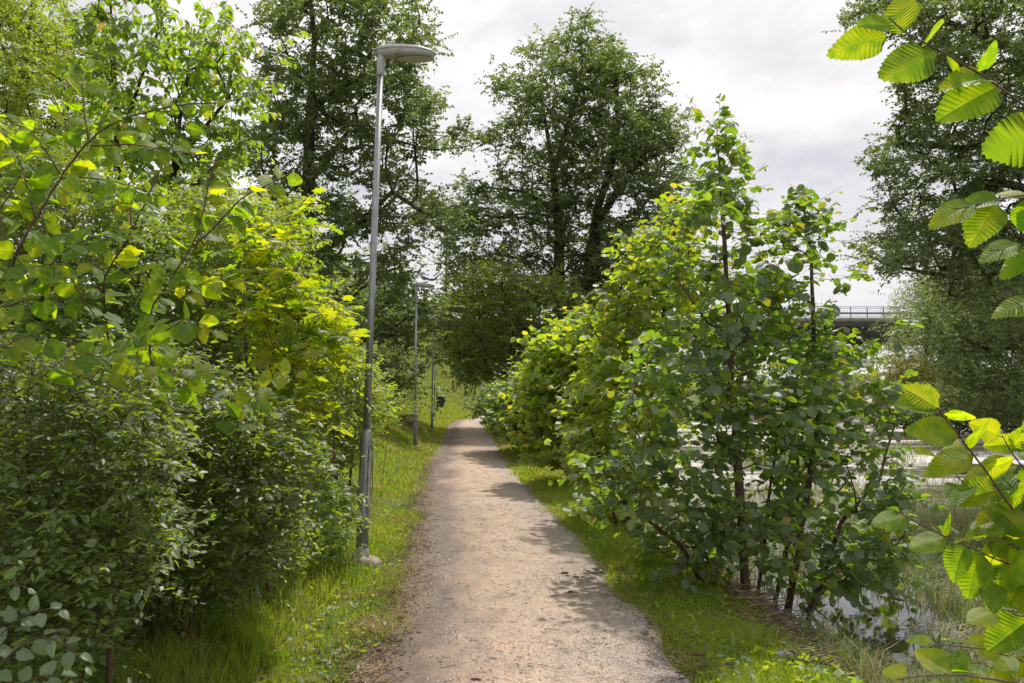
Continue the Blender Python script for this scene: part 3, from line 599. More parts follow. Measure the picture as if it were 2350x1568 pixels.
plant("alder_tree", "low leafy tree overhanging the far bend of the path", "tree", 14,
      [(1015, 660), (1060, 620), (1150, 600), (1280, 640), (1380, 700), (1440, 760), (1440, 860), (1300, 910), (1200, 930), (1160, 890), (1060, 880), (1010, 830), (1020, 760)],
      31, 2.6, 330, .6, 9, 15, .75, .125, DIA, 'tall_warm', [[(1300, 935), (1290, 860), (1240, 780), (1180, 740)], ([(1290, 860), (1180, 830), (1060, 815)], 'f')], .2, .012, seg=.6, fade=40, gap=.3)
plant("shrub", "dark low shrub at the right side of the path's far bend", "shrub", 15,
      [(1085, 935), (1120, 900), (1200, 870), (1290, 850), (1330, 900), (1320, 1010), (1240, 1020), (1170, 985)],
      22, 1.6, 230, .42, 9, 13, .5, .1, DIA, 'tall', [[(1235, 985), (1225, 940), (1180, 915)], [(1262, 985, .4), (1275, 930, .4), (1290, 880)]], .05, .006, bark='bark_red', seg=.3, fade=30, trunk_name="stem", crown_name="foliage")
plant("pale_willow", "pale grey-green willow in front of the bridge's right end", "tree", 16,
      [(2035, 800), (2050, 720), (2075, 660), (2130, 600), (2260, 560), (2300, 640), (2260, 800), (2160, 850), (2060, 850)],
      46, 2.8, 230, .95, 9, 14, 1.3, .16, DIAN, 'willow', [[(2120, 930), (2125, 820), (2140, 700)], ([(2125, 820), (2190, 720), (2240, 640)], 'f')], .16, .015, seg=.9, droop=.9, fade=30, group=None)
plant("shrub", "yellowing bush low on the far river bank beside the willow", "shrub", 17,
      [(2000, 870), (2040, 830), (2110, 820), (2170, 850), (2190, 930), (2150, 975), (2020, 975), (1985, 930)],
      44, 2.0, 150, .7, 9, 12, .8, .14, DIA, 'yellowish', [[(2090, 955), (2085, 900), (2070, 860)], [(2120, 955), (2130, 880)]], .06, .01, bark='bark_red', seg=.6, fade=25, trunk_name="stem", crown_name="foliage")
plant("riverside_tree", "yellow-green tree over the far bank under the big right tree", "tree", 18,
      [(2100, 700), (2160, 620), (2250, 580), (2420, 540), (2420, 960), (2300, 960), (2200, 940), (2180, 860), (2140, 800)],
      34, 3.6, 420, .75, 9, 15, .85, .13, DIA, 'tall', [[(2440, 960), (2380, 800), (2280, 700)], ([(2380, 800), (2260, 800), (2180, 760)], 'f')], .2, .012, seg=.7, fade=40)
plant("shrub", "dark green thicket along the far right water edge", "shrub", 19,
      [(1990, 930), (2100, 905), (2200, 880), (2300, 880), (2420, 860), (2420, 985), (2200, 985), (1990, 975)],
      41, 3.0, 260, .7, 9, 13, .8, .14, DIA, 'tall', [[(2200, 965), (2190, 920)], [(2320, 965), (2330, 900)]], .06, .01, bark='bark_red', seg=.6, fade=25, trunk_name="stem", crown_name="foliage")
plant("large_alder_tree", "big dark tree leaning in over the water from the right", "tree", 20,
      [(1925, 40), (1990, -20), (2060, -70), (2450, -70), (2450, 760), (2300, 740), (2200, 690), (2110, 640), (2010, 625), (1958, 600), (1990, 560), (2015, 520), (1995, 490), (2035, 455), (2065, 425), (1968, 400), (2000, 340), (2065, 310), (2045, 285), (2085, 240), (2060, 200), (2110, 160), (2085, 90), (2010, 45), (1960, 60)],
      16, 2.0, 700, .33, 10, 16, .42, .07, DIA, 'tall', [[(2600, 1010), (2560, 700), (2520, 400), (2460, 100)], ([(2540, 560), (2400, 440), (2300, 420), (2180, 470), (2060, 560)], 'f'), ([(2550, 640), (2400, 560), (2280, 590), (2160, 620)], 'f'), ([(2520, 380), (2350, 330), (2200, 340), (2080, 330)], 'f'), ([(2500, 250), (2350, 120), (2200, 60), (2050, 10)], 'f')],
      .22, .006, seg=.35, sides=8, tilt=.6, fade=50, gap=.33)
# ---- left side
plant("willow_tree", "fine leaved tree filling the upper left corner", "tree", 21,
      [(-80, -80), (140, -80), (150, 20), (175, 90), (230, 150), (245, 260), (250, 380), (180, 460), (-80, 520)],
      13, 1.6, 300, .34, 9, 16, .48, .062, DIA, 'bush_pale', [[(-40, 1000), (-20, 700), (20, 400), (60, 100), (90, -60)], ([(0, 550), (100, 350), (180, 200)], 'f')], .13, .006, seg=.35, tilt=.6, fade=40)
plant("young_elm_tree", "slender young tree with bright drooping leaves against the sky, upper left", "tree", 22,
      [(205, -60), (235, 15), (150, 28), (165, 75), (205, 130), (180, 170), (200, 300), (240, 400), (400, 470), (520, 430), (560, 380), (600, 320), (560, 265), (632, 165), (605, 100), (560, 115), (555, 50), (480, 15), (430, 70), (390, 60), (340, -60)],
      9.5, .8, 200, .22, 3, 10, .40, .11, ELL, 'young', [[(275, 1000), (274, 500), (268, 330), (262, 180), (256, 50), (250, -50)], [(395, 1000, .3), (392, 440, .3), (408, 300, .2), (430, 180), (440, 60)], ([(268, 350), (310, 220), (360, 80)], 'f'), ([(400, 380), (480, 280), (560, 180)], 'f'), ([(395, 450), (470, 400), (550, 330)], 'f')],
      .05, .004, bark='bark', seg=.25, near=300, key="young", droop=.75, tilt=.35, twigs=True, twig_r=.003, fade=30)
plant("shrub", "tall light green shrub behind the foreground elm twigs at far left", "shrub", 23,
      [(-80, 300), (60, 300), (200, 400), (330, 430), (420, 560), (430, 900), (300, 1000), (-80, 1000)],
      7.0, .8, 480, .18, 8, 12, .3, .052, ELL, 'bush', [[(60, 1180), (80, 800), (120, 450)], [(250, 1180, .3), (240, 800, .2), (300, 520)], [(160, 1200, -.3), (150, 800)]], .035, .003, bark='bark_red', seg=.2, tilt=.6, fade=40, trunk_name="stem", near=150, key="bushleaf")
plant("shrub", "dense small leaved shrub just behind the yellow maple", "shrub", 24,
      [(400, 440), (520, 430), (640, 475), (695, 450), (700, 560), (720, 700), (800, 770), (835, 900), (760, 1000), (700, 1080), (560, 1080), (430, 1000), (400, 700)],
      8.0, .8, 480, .19, 8, 12, .3, .054, ELL, 'bush_pale', [[(560, 1150), (570, 800), (600, 500)], [(680, 1150, .3), (700, 900, .2), (690, 600)], [(760, 1140, -.2), (770, 900)]], .035, .003, bark='bark_red', seg=.2, tilt=.6, fade=40, trunk_name="stem", near=150, key="palebushleaf")
plant("shrub", "rounded fine leaved shrub right behind the near lamp post's foot", "shrub", 25,
      [(740, 790), (830, 800), (885, 900), (850, 960), (830, 1020), (790, 1080), (710, 1085), (700, 900)],
      11, .8, 260, .2, 9, 12, .3, .045, DIA, 'bush_pale', [[(770, 1075), (775, 950), (800, 850)], [(800, 1060, .2), (820, 900)]], .03, .003, bark='bark_red', seg=.25, fade=30, trunk_name="stem", crown_name="foliage")
# near dark bushes
plant("shrub", "dark glossy leaved shrub with upright stems, bottom left of the photo", "shrub", 26,
      [(-80, 760), (60, 790), (180, 860), (330, 880), (420, 1000), (370, 1120), (420, 1230), (330, 1330), (270, 1420), (190, 1600), (-80, 1640)],
      3.7, .55, 520, .12, 6, 10, .2, .040, ELL, 'bush', [[(60, 1600), (70, 1300), (60, 950)], [(170, 1620, .2), (160, 1300), (130, 1000)], [(250, 1600), (255, 1300), (290, 1000)]], .016, .002, bark='bark_red', seg=.12, tilt=.42, droop=.1, fade=35, gap=.22, thin=.6, twigs=True, twig_r=.0012, trunk_name="stem", near=300, key="bushleaf")
plant("shrub", "dark glossy leaved shrub between the bottom left shrub and the lamp post", "shrub", 27,
      [(120, 840), (300, 780), (450, 830), (560, 880), (650, 960), (735, 1060), (700, 1130), (620, 1190), (650, 1280), (570, 1360), (470, 1400), (330, 1380), (150, 1400), (120, 1250)],
      5.0, .7, 620, .14, 7, 11, .24, .045, ELL, 'bush', [[(365, 1530), (368, 1300), (372, 1050), (380, 880)], [(405, 1560), (420, 1400), (470, 1200), (520, 1020)], [(430, 1550, -.1), (440, 1400), (560, 1250)], [(395, 1540, .1), (400, 1350), (330, 1100)], [(340, 1530, .2), (350, 1300), (310, 1000)]], .014, .002, bark='bark_red', seg=.14, tilt=.42, droop=.1, fade=35, gap=.24, thin=.6, twigs=True, twig_r=.0013, trunk_name="stem", near=300, key="bushleaf")
plant("maple_sapling", "young maple with large yellow star shaped leaves beside the lamp post", "tree", 28,
      [(540, 600), (600, 500), (670, 530), (680, 610), (710, 690), (790, 735), (800, 790), (735, 860), (700, 940), (690, 1080), (640, 1090), (600, 980), (580, 800), (540, 700)],
      6.0, .6, 64, .17, 3, 5, .3, .155, MAPLE, 'maple', [[(625, 1250), (600, 1050), (620, 850), (645, 700), (700, 580)], [(600, 1260, .2), (575, 1000, .1), (560, 750), (560, 580)], ([(620, 850), (690, 780), (790, 730)], 'f'), ([(600, 1000), (660, 940), (710, 880)], 'f')],
      .02, .003, bark='bark_red', seg=.15, near=300, key="maple", droop=.12, tilt=.28, twigs=True, twig_r=.0025, fade=30)
# right side
plant("alder_sapling", "tall young alder by the water with a straight trunk and round leaves", "tree", 31,
      [(1645, 282), (1668, 330), (1690, 380), (1715, 430), (1700, 500), (1760, 560), (1790, 700), (1850, 900), (1850, 1100), (1830, 1290), (1720, 1330), (1560, 1310), (1410, 1250), (1340, 1150), (1390, 1000), (1440, 860), (1490, 720), (1530, 620), (1570, 500), (1610, 400), (1628, 350)],
      7.2, .85, 215, .17, 4, 8, .32, .078, ALDER, 'alder', [[(1712, 1330), (1694, 1080), (1677, 820), (1665, 600), (1655, 450), (1645, 295)], [(1650, 1330, .3), (1580, 1180, .2), (1480, 1020), (1430, 950)], [(1735, 1330, .3), (1770, 1100, .3), (1800, 900)], [(1620, 1320, -.2), (1560, 1250, -.3), (1470, 1180, -.4)]],
      .042, .003, bark='bark_red', seg=.2, near=300, key="alder", droop=.35, tilt=.42, twigs=True, fade=45, sides=9, szvar=.45, gap=.2, thin=.5, extra=[(1648, 300, .05), (1650, 335, -.08), (1642, 360, .08), (1660, 375, 0), (1650, 400, -.1), (1672, 410, .05), (1635, 425, .05), (1658, 440, .1), (1690, 445, 0), (1628, 460, 0), (1668, 475, -.1), (1700, 480, .1)])
plant("alder_sapling", "second young alder, right of the tallest one, with dark leaning stems", "tree", 32,
      [(1842, 425), (1885, 490), (1890, 600), (1900, 700), (1920, 800), (2010, 850), (2050, 900), (2075, 1050), (2110, 1180), (2060, 1330), (1960, 1390), (1850, 1390), (1790, 1250), (1730, 1000), (1740, 800), (1705, 650), (1720, 540), (1800, 500)],
      8.0, .9, 180, .19, 4, 8, .34, .082, ALDER, 'alder', [[(1800, 1330), (1850, 1150), (1880, 950), (1868, 800), (1862, 600), (1842, 435)], [(1770, 1335, .4), (1830, 1150, .4), (1830, 850, .2)], [(1840, 1330, -.3), (1930, 1200, -.3), (2020, 1100, -.2), (2060, 950)], [(1820, 1330, .1), (1950, 1280), (2080, 1230)]],
      .036, .003, bark='bark_red', seg=.22, near=300, key="alder", droop=.35, tilt=.42, twigs=True, fade=45, sides=9, szvar=.45, gap=.3, thin=.5, extra=[(1844, 440, .05), (1848, 470, -.08), (1840, 500, .08), (1868, 500, 0), (1856, 530, -.1), (1880, 560, .05), (1800, 500, 0), (1775, 520, .1), (1930, 640, 0), (1990, 630, 0), (1960, 780, 0), (2060, 770, 0), (2000, 800, .1)])
plant("hazel_bush", "bright green hazel bush right of the path, left of the young alders", "shrub", 33,
      [(1310, 900), (1330, 760), (1420, 650), (1415, 560), (1500, 540), (1560, 430), (1620, 480), (1620, 650), (1560, 900), (1480, 1120), (1400, 1150), (1330, 1110), (1300, 1000)],
      10.5, .9, 270, .22, 4, 8, .38, .092, ALDER, 'hazel', [[(1440, 1130), (1420, 1000), (1400, 800), (1430, 620)], [(1470, 1140, .4), (1500, 900, .3), (1550, 500)], [(1420, 1130, -.3), (1370, 1030, -.3), (1340, 930)]],
      .035, .003, bark='bark_red', seg=.25, near=300, key="hazel", droop=.3, tilt=.45, twigs=True, fade=45, trunk_name="stem", gap=.15, thin=.5)
plant("hazel_bush", "yellowish green hazel bush bulging towards the path behind the bright one", "shrub", 35,
      [(1180, 960), (1205, 870), (1240, 780), (1310, 720), (1380, 700), (1420, 800), (1400, 1000), (1370, 1100), (1290, 1080), (1210, 1030)],
      14.5, 1.0, 220, .25, 5, 8, .42, .115, ALDER, 'hazel', [[(1360, 1060), (1320, 980), (1260, 860)], [(1380, 1060, .3), (1370, 850)], [(1340, 1065, -.3), (1270, 1010), (1220, 940)]],
      .035, .003, bark='bark_red', seg=.3, near=150, key="hazel", droop=.3, tilt=.45, twigs=True, fade=35, trunk_name="stem", gap=.15)
plant("hazel_bush", "shadowy hazel bush farther on, leaning over the right verge before the bend", "shrub", 34,
      [(1135, 950), (1150, 900), (1200, 860), (1290, 830), (1340, 880), (1330, 1000), (1240, 1020), (1180, 990)],
      20, 1.2, 230, .33, 5, 10, .5, .1, ROUND, 'alder', [[(1260, 1010), (1250, 950), (1200, 900)], [(1290, 1010, .3), (1300, 900)]],
      .035, .004, bark='bark_red', seg=.3, fade=35, trunk_name="stem", crown_name="foliage")
exec_rest = True
# ------------------------------------------------------------------ elm twigs close to the camera
def elm_plant(name, label, seed, root_xyz, stems, D0, size, spacing, manual=(), face=.8, tplk="elm", mat='elm', rs=.006, nmax=300, holder=None):
    """stems: [(points (x, y, dD)), base radius]; leaves in turn along each stem plus hand-placed ones"""
    rng = np.random.default_rng(seed); root = empty(name, root_xyz, label, "tree")
    O, A, Nv, S = [], [], [], []
    for pts, r0, leafy in stems:
        P = np.array([at(x, y, D0 + (q[0] if q else 0)) for x, y, *q in pts])
        dd = np.r_[0, np.cumsum(np.linalg.norm(np.diff(P, axis=0), axis=1))]; n = max(6, int(dd[-1] / .035)); s = np.linspace(0, dd[-1], n)
        Q = np.stack([np.interp(s, dd, P[:, k]) for k in range(3)], -1)
        if n > 8:
            for _ in range(3): Q[1:-1] = (Q[:-2] + 2 * Q[1:-1] + Q[2:]) / 4
        Q[1:-1] += rng.normal(0, .0015, Q[1:-1].shape)
        V, F = poly_tube(Q, np.linspace(r0, max(.0012, r0 * .3), n), 7); link_mesh("branch" if r0 < .02 else "trunk", V, clean(F), M['twig'], root, smooth=True)
        k, sd_ = 0, leafy[0] * dd[-1]
        while sd_ < dd[-1] + 1e-6:
            p = np.array([np.interp(sd_, s, Q[:, c]) for c in range(3)]); p2 = np.array([np.interp(max(0, sd_ - .03), s, Q[:, c]) for c in range(3)]); t = unit(p - p2 + 1e-9)
            toward = unit(np.array([0, 0, EYE]) - p); n0 = unit(np.array([0, 0, .75]) + toward * face + rng.normal(0, .3, 3))
            sidev = unit(np.cross(t, n0)); sg = 1 if k % 2 else -1
            last = sd_ > dd[-1] - spacing * .7
            ax = t * (.5 if not last else 1.0) + sidev * sg * (.85 if not last else .3) + rng.normal(0, .16, 3) + np.array([0, 0, -.22])
            a, nv = basis(ax, n0 + rng.normal(0, .28, 3)); O.append(p + a * .008); A.append(a); Nv.append(nv)
            f = sd_ / dd[-1]; S.append(size * rng.uniform(.78, 1.15) * leafy[1] * (1 - .3 * max(0, f - .7) / .3)); k += 1; sd_ += spacing * rng.uniform(.8, 1.2)
    for bx, by, tx, ty, dD, roll, dT in manual:
        b, t = at(bx, by, D0 + dD), at(tx, ty, D0 + dD + dT); a = unit(t - b); toward = unit(np.array([0, 0, EYE]) - b)
        sdv = unit(np.cross(a, toward)); n0 = np.cross(sdv, a); rr = math.radians(roll); nv = n0 * math.cos(rr) + sdv * math.sin(rr)
        if nv[2] < 0 and abs(roll) > 120: nv = -nv
        O.append(b); A.append(a); Nv.append(nv); S.append(np.linalg.norm(t - b))
    O, A, Nv, S = map(np.array, (O, A, Nv, S)); idx = rng.integers(0, 6, len(O))
    P1 = O - A * .012; V, F = tubes(P1, O + A * S[:, None] * .04, np.full(len(O), .0011), np.full(len(O), .0009), 4)
    ps = link_mesh("leaf_stalks", V, tris_of(F), M['twig'], root); ps["kind"] = "stuff"
    rest = leaf_parts(root, tplk, ELM, M[mat], O, A, Nv, S, idx, nmax)
    if rest.any():
        V, F = instance(ELM, O[rest], A[rest], Nv[rest], S[rest], idx[rest]); o = link_mesh("leaf_mass", V, F, M[mat], root); o["kind"] = "stuff"
    return root
# left elm: big leaves arching over the shrubs
elm_plant("elm_sapling", "elm sapling with large serrated leaves arching over the left shrubs", 41, (-1.75, 4.6, hgt(-1.75, 4.6)),
    [([(-60, 1450, 1.3), (-40, 1000, .9), (0, 700, .2), (40, 570), (84, 500), (138, 407), (196, 327), (247, 287), (305, 265), (407, 240), (500, 236, -.1)], .010, (.45, 1.0)),
     ([(203, 320), (195, 276), (190, 218), (190, 160)], .004, (.15, 1.0)), ([(174, 350, .05), (145, 276, .05), (109, 189, .05)], .004, (.15, .95)),
     ([(138, 400), (95, 327), (44, 269), (10, 262)], .004, (.1, .95)), ([(80, 500), (58, 407), (15, 312), (-10, 290)], .004, (.1, 1.0)),
     ([(210, 335), (290, 330), (407, 348), (455, 356)], .004, (.1, .95)), ([(138, 410), (218, 407), (305, 428), (360, 450)], .004, (.1, .95)),
     ([(95, 480), (109, 552), (102, 620), (80, 660)], .004, (.15, .9)), ([(30, 580), (70, 640), (130, 665)], .003, (.15, .9)),
     ([(260, 1400, 1.8), (270, 1000, 1.2), (235, 640, .1), (295, 545), (345, 440), (375, 370), (415, 295), (436, 260)], .009, (.5, 1.0)),
     ([(305, 530, -.1), (298, 480, -.1), (312, 436, -.1)], .003, (.2, .95)),
     ([(330, 1400, 1.8), (340, 1000, 1.2), (345, 710, .1), (407, 617), (450, 550), (470, 472), (483, 407), (500, 360)], .009, (.5, 1.05)),
     ([(445, 565), (500, 515), (550, 455), (603, 429), (655, 405)], .005, (.15, 1.05)),
     ([(73, 653, -.3), (138, 581, -.3), (218, 537, -.3), (305, 537, -.35)], .004, (.1, .95)), ([(0, 668, -.2), (44, 624, -.25), (116, 602, -.3), (174, 610, -.3)], .004, (.1, .95)),
     ([(276, 653, .1), (312, 624, 0), (378, 631, 0), (436, 653, 0)], .003, (.15, .9)), ([(-20, 508), (22, 450), (51, 392)], .004, (.1, 1.0)), ([(-44, 726), (44, 690), (123, 682), (182, 697)], .004, (.1, .9)),
     ([(341, 500, .2), (305, 465, .2), (261, 450, .2), (218, 465, .2)], .003, (.15, .9)), ([(240, 624, .0), (189, 581, -.1), (145, 508, -.1), (152, 465, -.1)], .003, (.15, .9)), ([(22, 581, .2), (0, 508, .2), (-15, 436, .2)], .003, (.15, .9)),
     ([(378, 370, .3), (341, 327, .3), (305, 312, .3)], .003, (.15, .9)), ([(218, 726, 0), (174, 653, 0), (123, 631, 0), (65, 646, 0)], .003, (.15, .9)),
     ([(520, 1050, .9), (560, 930, .8), (630, 870, .7), (690, 850, .6)], .003, (.2, 1.0)), ([(160, 960, .2), (220, 850, .1), (290, 800, .1), (370, 790, .1)], .003, (.1, 1.05)), ([(330, 1000, .5), (390, 900, .4), (450, 850, .35), (500, 850, .3)], .003, (.15, 1.0)),
     ([(60, 900, -.2), (130, 830, -.2), (200, 800, -.2), (230, 820, -.2)], .003, (.1, 1.05)), ([(380, 760, .1), (430, 730, .1), (490, 760, .1)], .003, (.1, 1.0)), ([(-20, 820, -.2), (50, 770, -.2), (110, 780, -.2)], .003, (.1, 1.0)), ([(400, 700, .2), (460, 650, .2), (540, 640, .2)], .003, (.1, 1.0))],
    3.3, .098, .036, face=.6, mat='elm_near')
# right elm twigs, very close
elm_plant("elm_tree", "elm with big serrated leaves on twigs reaching in from the right edge", 42, (2.1, 2.35, hgt(2.1, 2.35)),
    [([(3250, 2800, .4), (3150, 1700, .3), (3000, 700, .3), (2900, 200, .3)], .03, (2, 1)),
     ([(3020, 900, .3), (2700, 450, .1), (2420, 300), (2340, 235), (2280, 190), (2200, 140), (2110, 95), (2060, 62), (2040, 40)], .0065, (2, 1)),
     ([(2960, 700, .3), (2600, 450, .1), (2400, 440), (2330, 455), (2240, 468), (2190, 480)], .005, (2, 1)),
     ([(3050, 1000, .3), (2700, 620, .1), (2400, 565), (2320, 570), (2270, 575)], .004, (2, 1)),
     ([(3120, 1500, .3), (2700, 1350, .1), (2450, 1330), (2350, 1200), (2270, 1090), (2200, 1000), (2150, 935)], .0065, (2, 1)),
     ([(2480, 1420, .05), (2300, 1220, .05), (2230, 1130, .05), (2150, 1040, .05)], .004, (.45, .95)),
     ([(2440, 1190, .05), (2390, 1130, .1), (2330, 1050, .1), (2300, 1000, .1)], .004, (.25, 1.0)),
     ([(3120, 1560, .3), (2600, 1380, .1), (2420, 1340), (2300, 1290), (2190, 1240), (2110, 1205), (2050, 1170)], .005, (2, 1)),
     ([(2450, 1300, -.05), (2380, 1270, -.05), (2300, 1240, -.05), (2240, 1230, -.05)], .003, (.1, 1.0)),
     ([(2480, 1420), (2400, 1350), (2330, 1330), (2240, 1330)], .003, (.2, .95)),
     ([(3160, 1750, .3), (2600, 1600, .2), (2400, 1530, .15), (2300, 1500, .1), (2200, 1480, .1), (2130, 1480, .1)], .005, (.66, .9)),
     ([(2500, 1620, .1), (2300, 1560, .0), (2180, 1545, .0), (2060, 1560, .0)], .004, (.35, .95)),
     ([(2500, 900, .1), (2400, 760, .0), (2350, 690, 0), (2300, 680, 0)], .003, (2, 1)),
     ([(2480, 1100, .1), (2400, 1010, .1), (2340, 1020, .1)], .003, (.3, 1.0)), ([(2500, 1250, .12), (2420, 1200, .1), (2330, 1130, .1), (2290, 1080, .1)], .003, (.3, 1.1)), ([(2500, 1480, .1), (2420, 1440, .05), (2340, 1400, .05), (2270, 1400, .05)], .003, (.3, 1.1)), ([(2500, 1150, -.1), (2420, 1090, -.1), (2380, 1040, -.1)], .003, (.3, 1.1)), ([(2480, 1180, 0), (2400, 1120, 0), (2320, 1170, 0), (2290, 1230, 0)], .003, (.3, 1.0))],
    1.9, .108, .046, face=.7, mat='elm_near', tplk="elmnear",
    manual=[(2038, 84, 1918, 100, 0, 25, .0), (2068, 80, 2058, -22, 0, -15, .02), (2045, 60, 1975, 45, .01, 60, -.03), (2152, 118, 2018, 172, 0, 30, 0), (2120, 98, 2172, 55, 0, 70, .03), (2245, 165, 2300, 115, 0, 55, -.06), (2180, 125, 2190, 180, 0, 65, .05),
            (2295, 196, 2155, 262, 0, 28, 0), (2275, 185, 2180, 165, .01, 75, -.04), (2430, 300, 2258, 345, -.05, 12, 0),
            (2240, 468, 2135, 500, 0, 50, 0), (2290, 470, 2228, 545, 0, 20, -.03), (2300, 462, 2205, 455, 0, 65, 0), (2350, 455, 2290, 430, 0, 60, .04), (2345, 460, 2365, 545, 0, 25, 0), (2400, 445, 2330, 500, -.02, 45, 0), (2345, 560, 2250, 580, 0, 55, 0), (2400, 570, 2300, 600, 0, 50, 0), (2400, 575, 2360, 650, 0, 30, 0),
            (2390, 690, 2290, 690, 0, 60, 0), (2385, 700, 2310, 715, .02, 40, 0),
            (2155, 940, 2078, 885, 0, 25, 0), (2152, 938, 2050, 935, 0, 50, 0), (2165, 950, 2240, 965, 0, 60, -.03), (2200, 1000, 2092, 975, 0, 35, 0), (2215, 1010, 2295, 985, 0, 55, .03), (2235, 1045, 2130, 1060, 0, 40, 0), (2255, 1070, 2345, 1075, 0, 35, 0), (2290, 1125, 2190, 1140, 0, 25, 0), (2310, 1150, 2395, 1120, 0, 40, .02), (2330, 1180, 2240, 1210, 0, 30, 0), (2350, 1200, 2420, 1210, 0, 30, 0), (2365, 1230, 2290, 1290, 0, 20, 0),
            (2085, 1185, 2000, 1200, 0, 40, 0), (2065, 1178, 2040, 1165, 0, 20, 0), (2175, 1232, 2085, 1255, 0, 40, 0), (2160, 1225, 2195, 1180, 0, 65, .03), (2215, 1250, 2180, 1325, 0, 20, -.02), (2250, 1265, 2215, 1375, -.01, 15, 0), (2280, 1280, 2320, 1210, 0, 35, 0), (2310, 1295, 2260, 1400, 0, 25, 0), (2340, 1305, 2350, 1410, 0, 20, 0), (2380, 1320, 2330, 1390, .03, 30, 0), (2390, 1330, 2370, 1440, .0, 20, 0)])
# bramble in the bottom left corner
elm_plant("bramble", "pale green bramble leaves in the bottom left corner", 43, (-1.75, 2.6, hgt(-1.75, 2.6)),
    [([(-60, 1600), (20, 1500), (90, 1450), (150, 1470), (200, 1530)], .004, (.15, .7)), ([(-40, 1500), (30, 1420), (110, 1390), (150, 1400)], .003, (.15, .7)), ([(-20, 1620), (60, 1560), (130, 1540), (180, 1560)], .003, (.15, .7)), ([(-60, 1350), (0, 1330), (60, 1350)], .003, (.15, .6))],
    2.75, .085, .038, tplk="bramble", mat='bramble')["category"] = "plant"

# ------------------------------------------------------------------ grass, weeds, reeds, litter
def blades(rng, X, Y, H, W, mat, name, label, lean=.5, zoff=0.0, seg2=True, z=None):
    n = len(X); b = np.stack([X, Y, (hgt(X, Y) if z is None else z) - .01 + zoff], -1)
    th = rng.uniform(0, 2 * np.pi, n); dr = np.stack([np.cos(th), np.sin(th), 0 * th], -1); ph = rng.uniform(0, 2 * np.pi, n); wd = np.stack([np.cos(ph), np.sin(ph), 0 * ph], -1) * W[:, None]
    ln = (rng.uniform(.1, 1, n) * lean * H)[:, None]; up = np.array([0, 0, 1.0])
    m = b + dr * ln * .35 + up * (H * .6)[:, None]; t = b + dr * ln * 1.1 + up * (H * rng.uniform(.7, 1.0, n))[:, None]
    V = np.stack([b - wd, b + wd, m + wd * .75, m - wd * .75, t], 1).reshape(-1, 3); k = np.arange(n)[:, None] * 5
    F = np.concatenate([k + [0, 1, 2], k + [0, 2, 3], k + [3, 2, 4]]); o = link_mesh(name, V, F, M[mat]); return tag(o, label, "grass", kind="stuff")
g = np.random.default_rng(5)
def verge(n, y0, y1, side, lmax, pw=1.0, p=1.0):
    Y = np.exp(g.uniform(math.log(y0) * 1, math.log(y1), n)); l = g.random(n) ** pw * lmax
    e = (vnoise(Y * 2.1, 3 + Y * 0) - .5) * .22
    j = .03 + np.abs(g.normal(0, .07, n)); return (xc(Y) - HW - l + j + e, Y, l) if side < 0 else (xc(Y) + HW + l - j + e, Y, l)
X, Y, l = verge(150000, 3.0, 14, -1, 2.6, .9); pm = vnoise(X * 2.2, Y * 1.4); keep = g.random(len(X)) < .25 + 1.2 * smooth((pm - .25) * 2) ; X, Y, l, pm = X[keep], Y[keep], l[keep], pm[keep]
fm = np.hypot(X + 1.47, Y - 7.8) > .24; X, Y, l, pm = X[fm], Y[fm], l[fm], pm[fm]; H = (.035 + .075 * g.random(len(X)) ** 1.6) * (.6 + .9 * pm) * (1 + .5 * smooth((l - .7) / 1.2)); blades(g, X, Y, H, np.full(len(X), .0022) * (.7 + Y * .07), 'grass', "verge_grass", "short yellow-green grass on the left verge by the lamp", .9)
X, Y, l = verge(130000, 3.0, 14, 1, 1.5, .9); pm = vnoise(X * 2.5 + 9, Y * 1.8); H = (.03 + .07 * g.random(len(X)) ** 1.5) * (.6 + .8 * pm) * np.clip(1.2 - l * .35, .4, 1)
keep = g.random(len(X)) < 1.25 - smooth((l - .75) / .7); X, Y, H = X[keep], Y[keep], H[keep]; blades(g, X, Y, H, np.full(len(X), .0023) * (.7 + Y * .07), 'grass_green', "verge_grass", "bright green grass strip along the right side of the path", .8)
Xa, Ya, la = verge(80000, 13.5, 48, -1, 6.0, .8); Xb, Yb, lb = verge(36000, 13.5, 48, 1, 1.5, .9); X, Y = np.r_[Xa, Xb], np.r_[Ya, Yb]
pm = vnoise(X * 1.6, Y * 1.0); H = .05 + .1 * g.random(len(X)) ** 1.5 * (.5 + pm); blades(g, X, Y, H, .003 + Y * .00035, 'grass', "bank_grass", "grass on the mown bank beyond the near lamp", .8)
n = 110000; X, Y = g.uniform(-11, 5, n), g.uniform(48, 84, n); pdist = np.min(np.stack([np.hypot(X - a, Y - b) for a, b in zip(cx2[::6], cy2[::6]) if b > 44]), 0)
keep = (pdist > 1.12); X, Y = X[keep], Y[keep]; blades(g, X, Y, .08 + .1 * g.random(len(X)), .01 + .012 * g.random(len(X)), 'grass', "hill_grass", "sunlit grass slope behind the litter bin", .8)
# taller tufts round the shrub feet and the lamp foot
cxx = np.concatenate([g.uniform(-2.6, -1.45, 190), g.uniform(-1.75, -1.35, 14)]); cyy = np.concatenate([g.uniform(3.2, 9.5, 190), g.uniform(7.0, 8.2, 14)])
X = np.repeat(cxx, 26) + g.normal(0, .05, 26 * 204); Y = np.repeat(cyy, 26) + g.normal(0, .05, 26 * 204); fm = np.hypot(X + 1.47, Y - 7.8) > .28; X, Y = X[fm], Y[fm]; blades(g, X, Y, g.uniform(.08, .25, len(X)) + .12 * (X > -1.9) * g.random(len(X)), g.uniform(.0018, .0035, len(X)), 'grass_green', "tall_grass", "long arching grass at the feet of the left shrubs", 1.0)
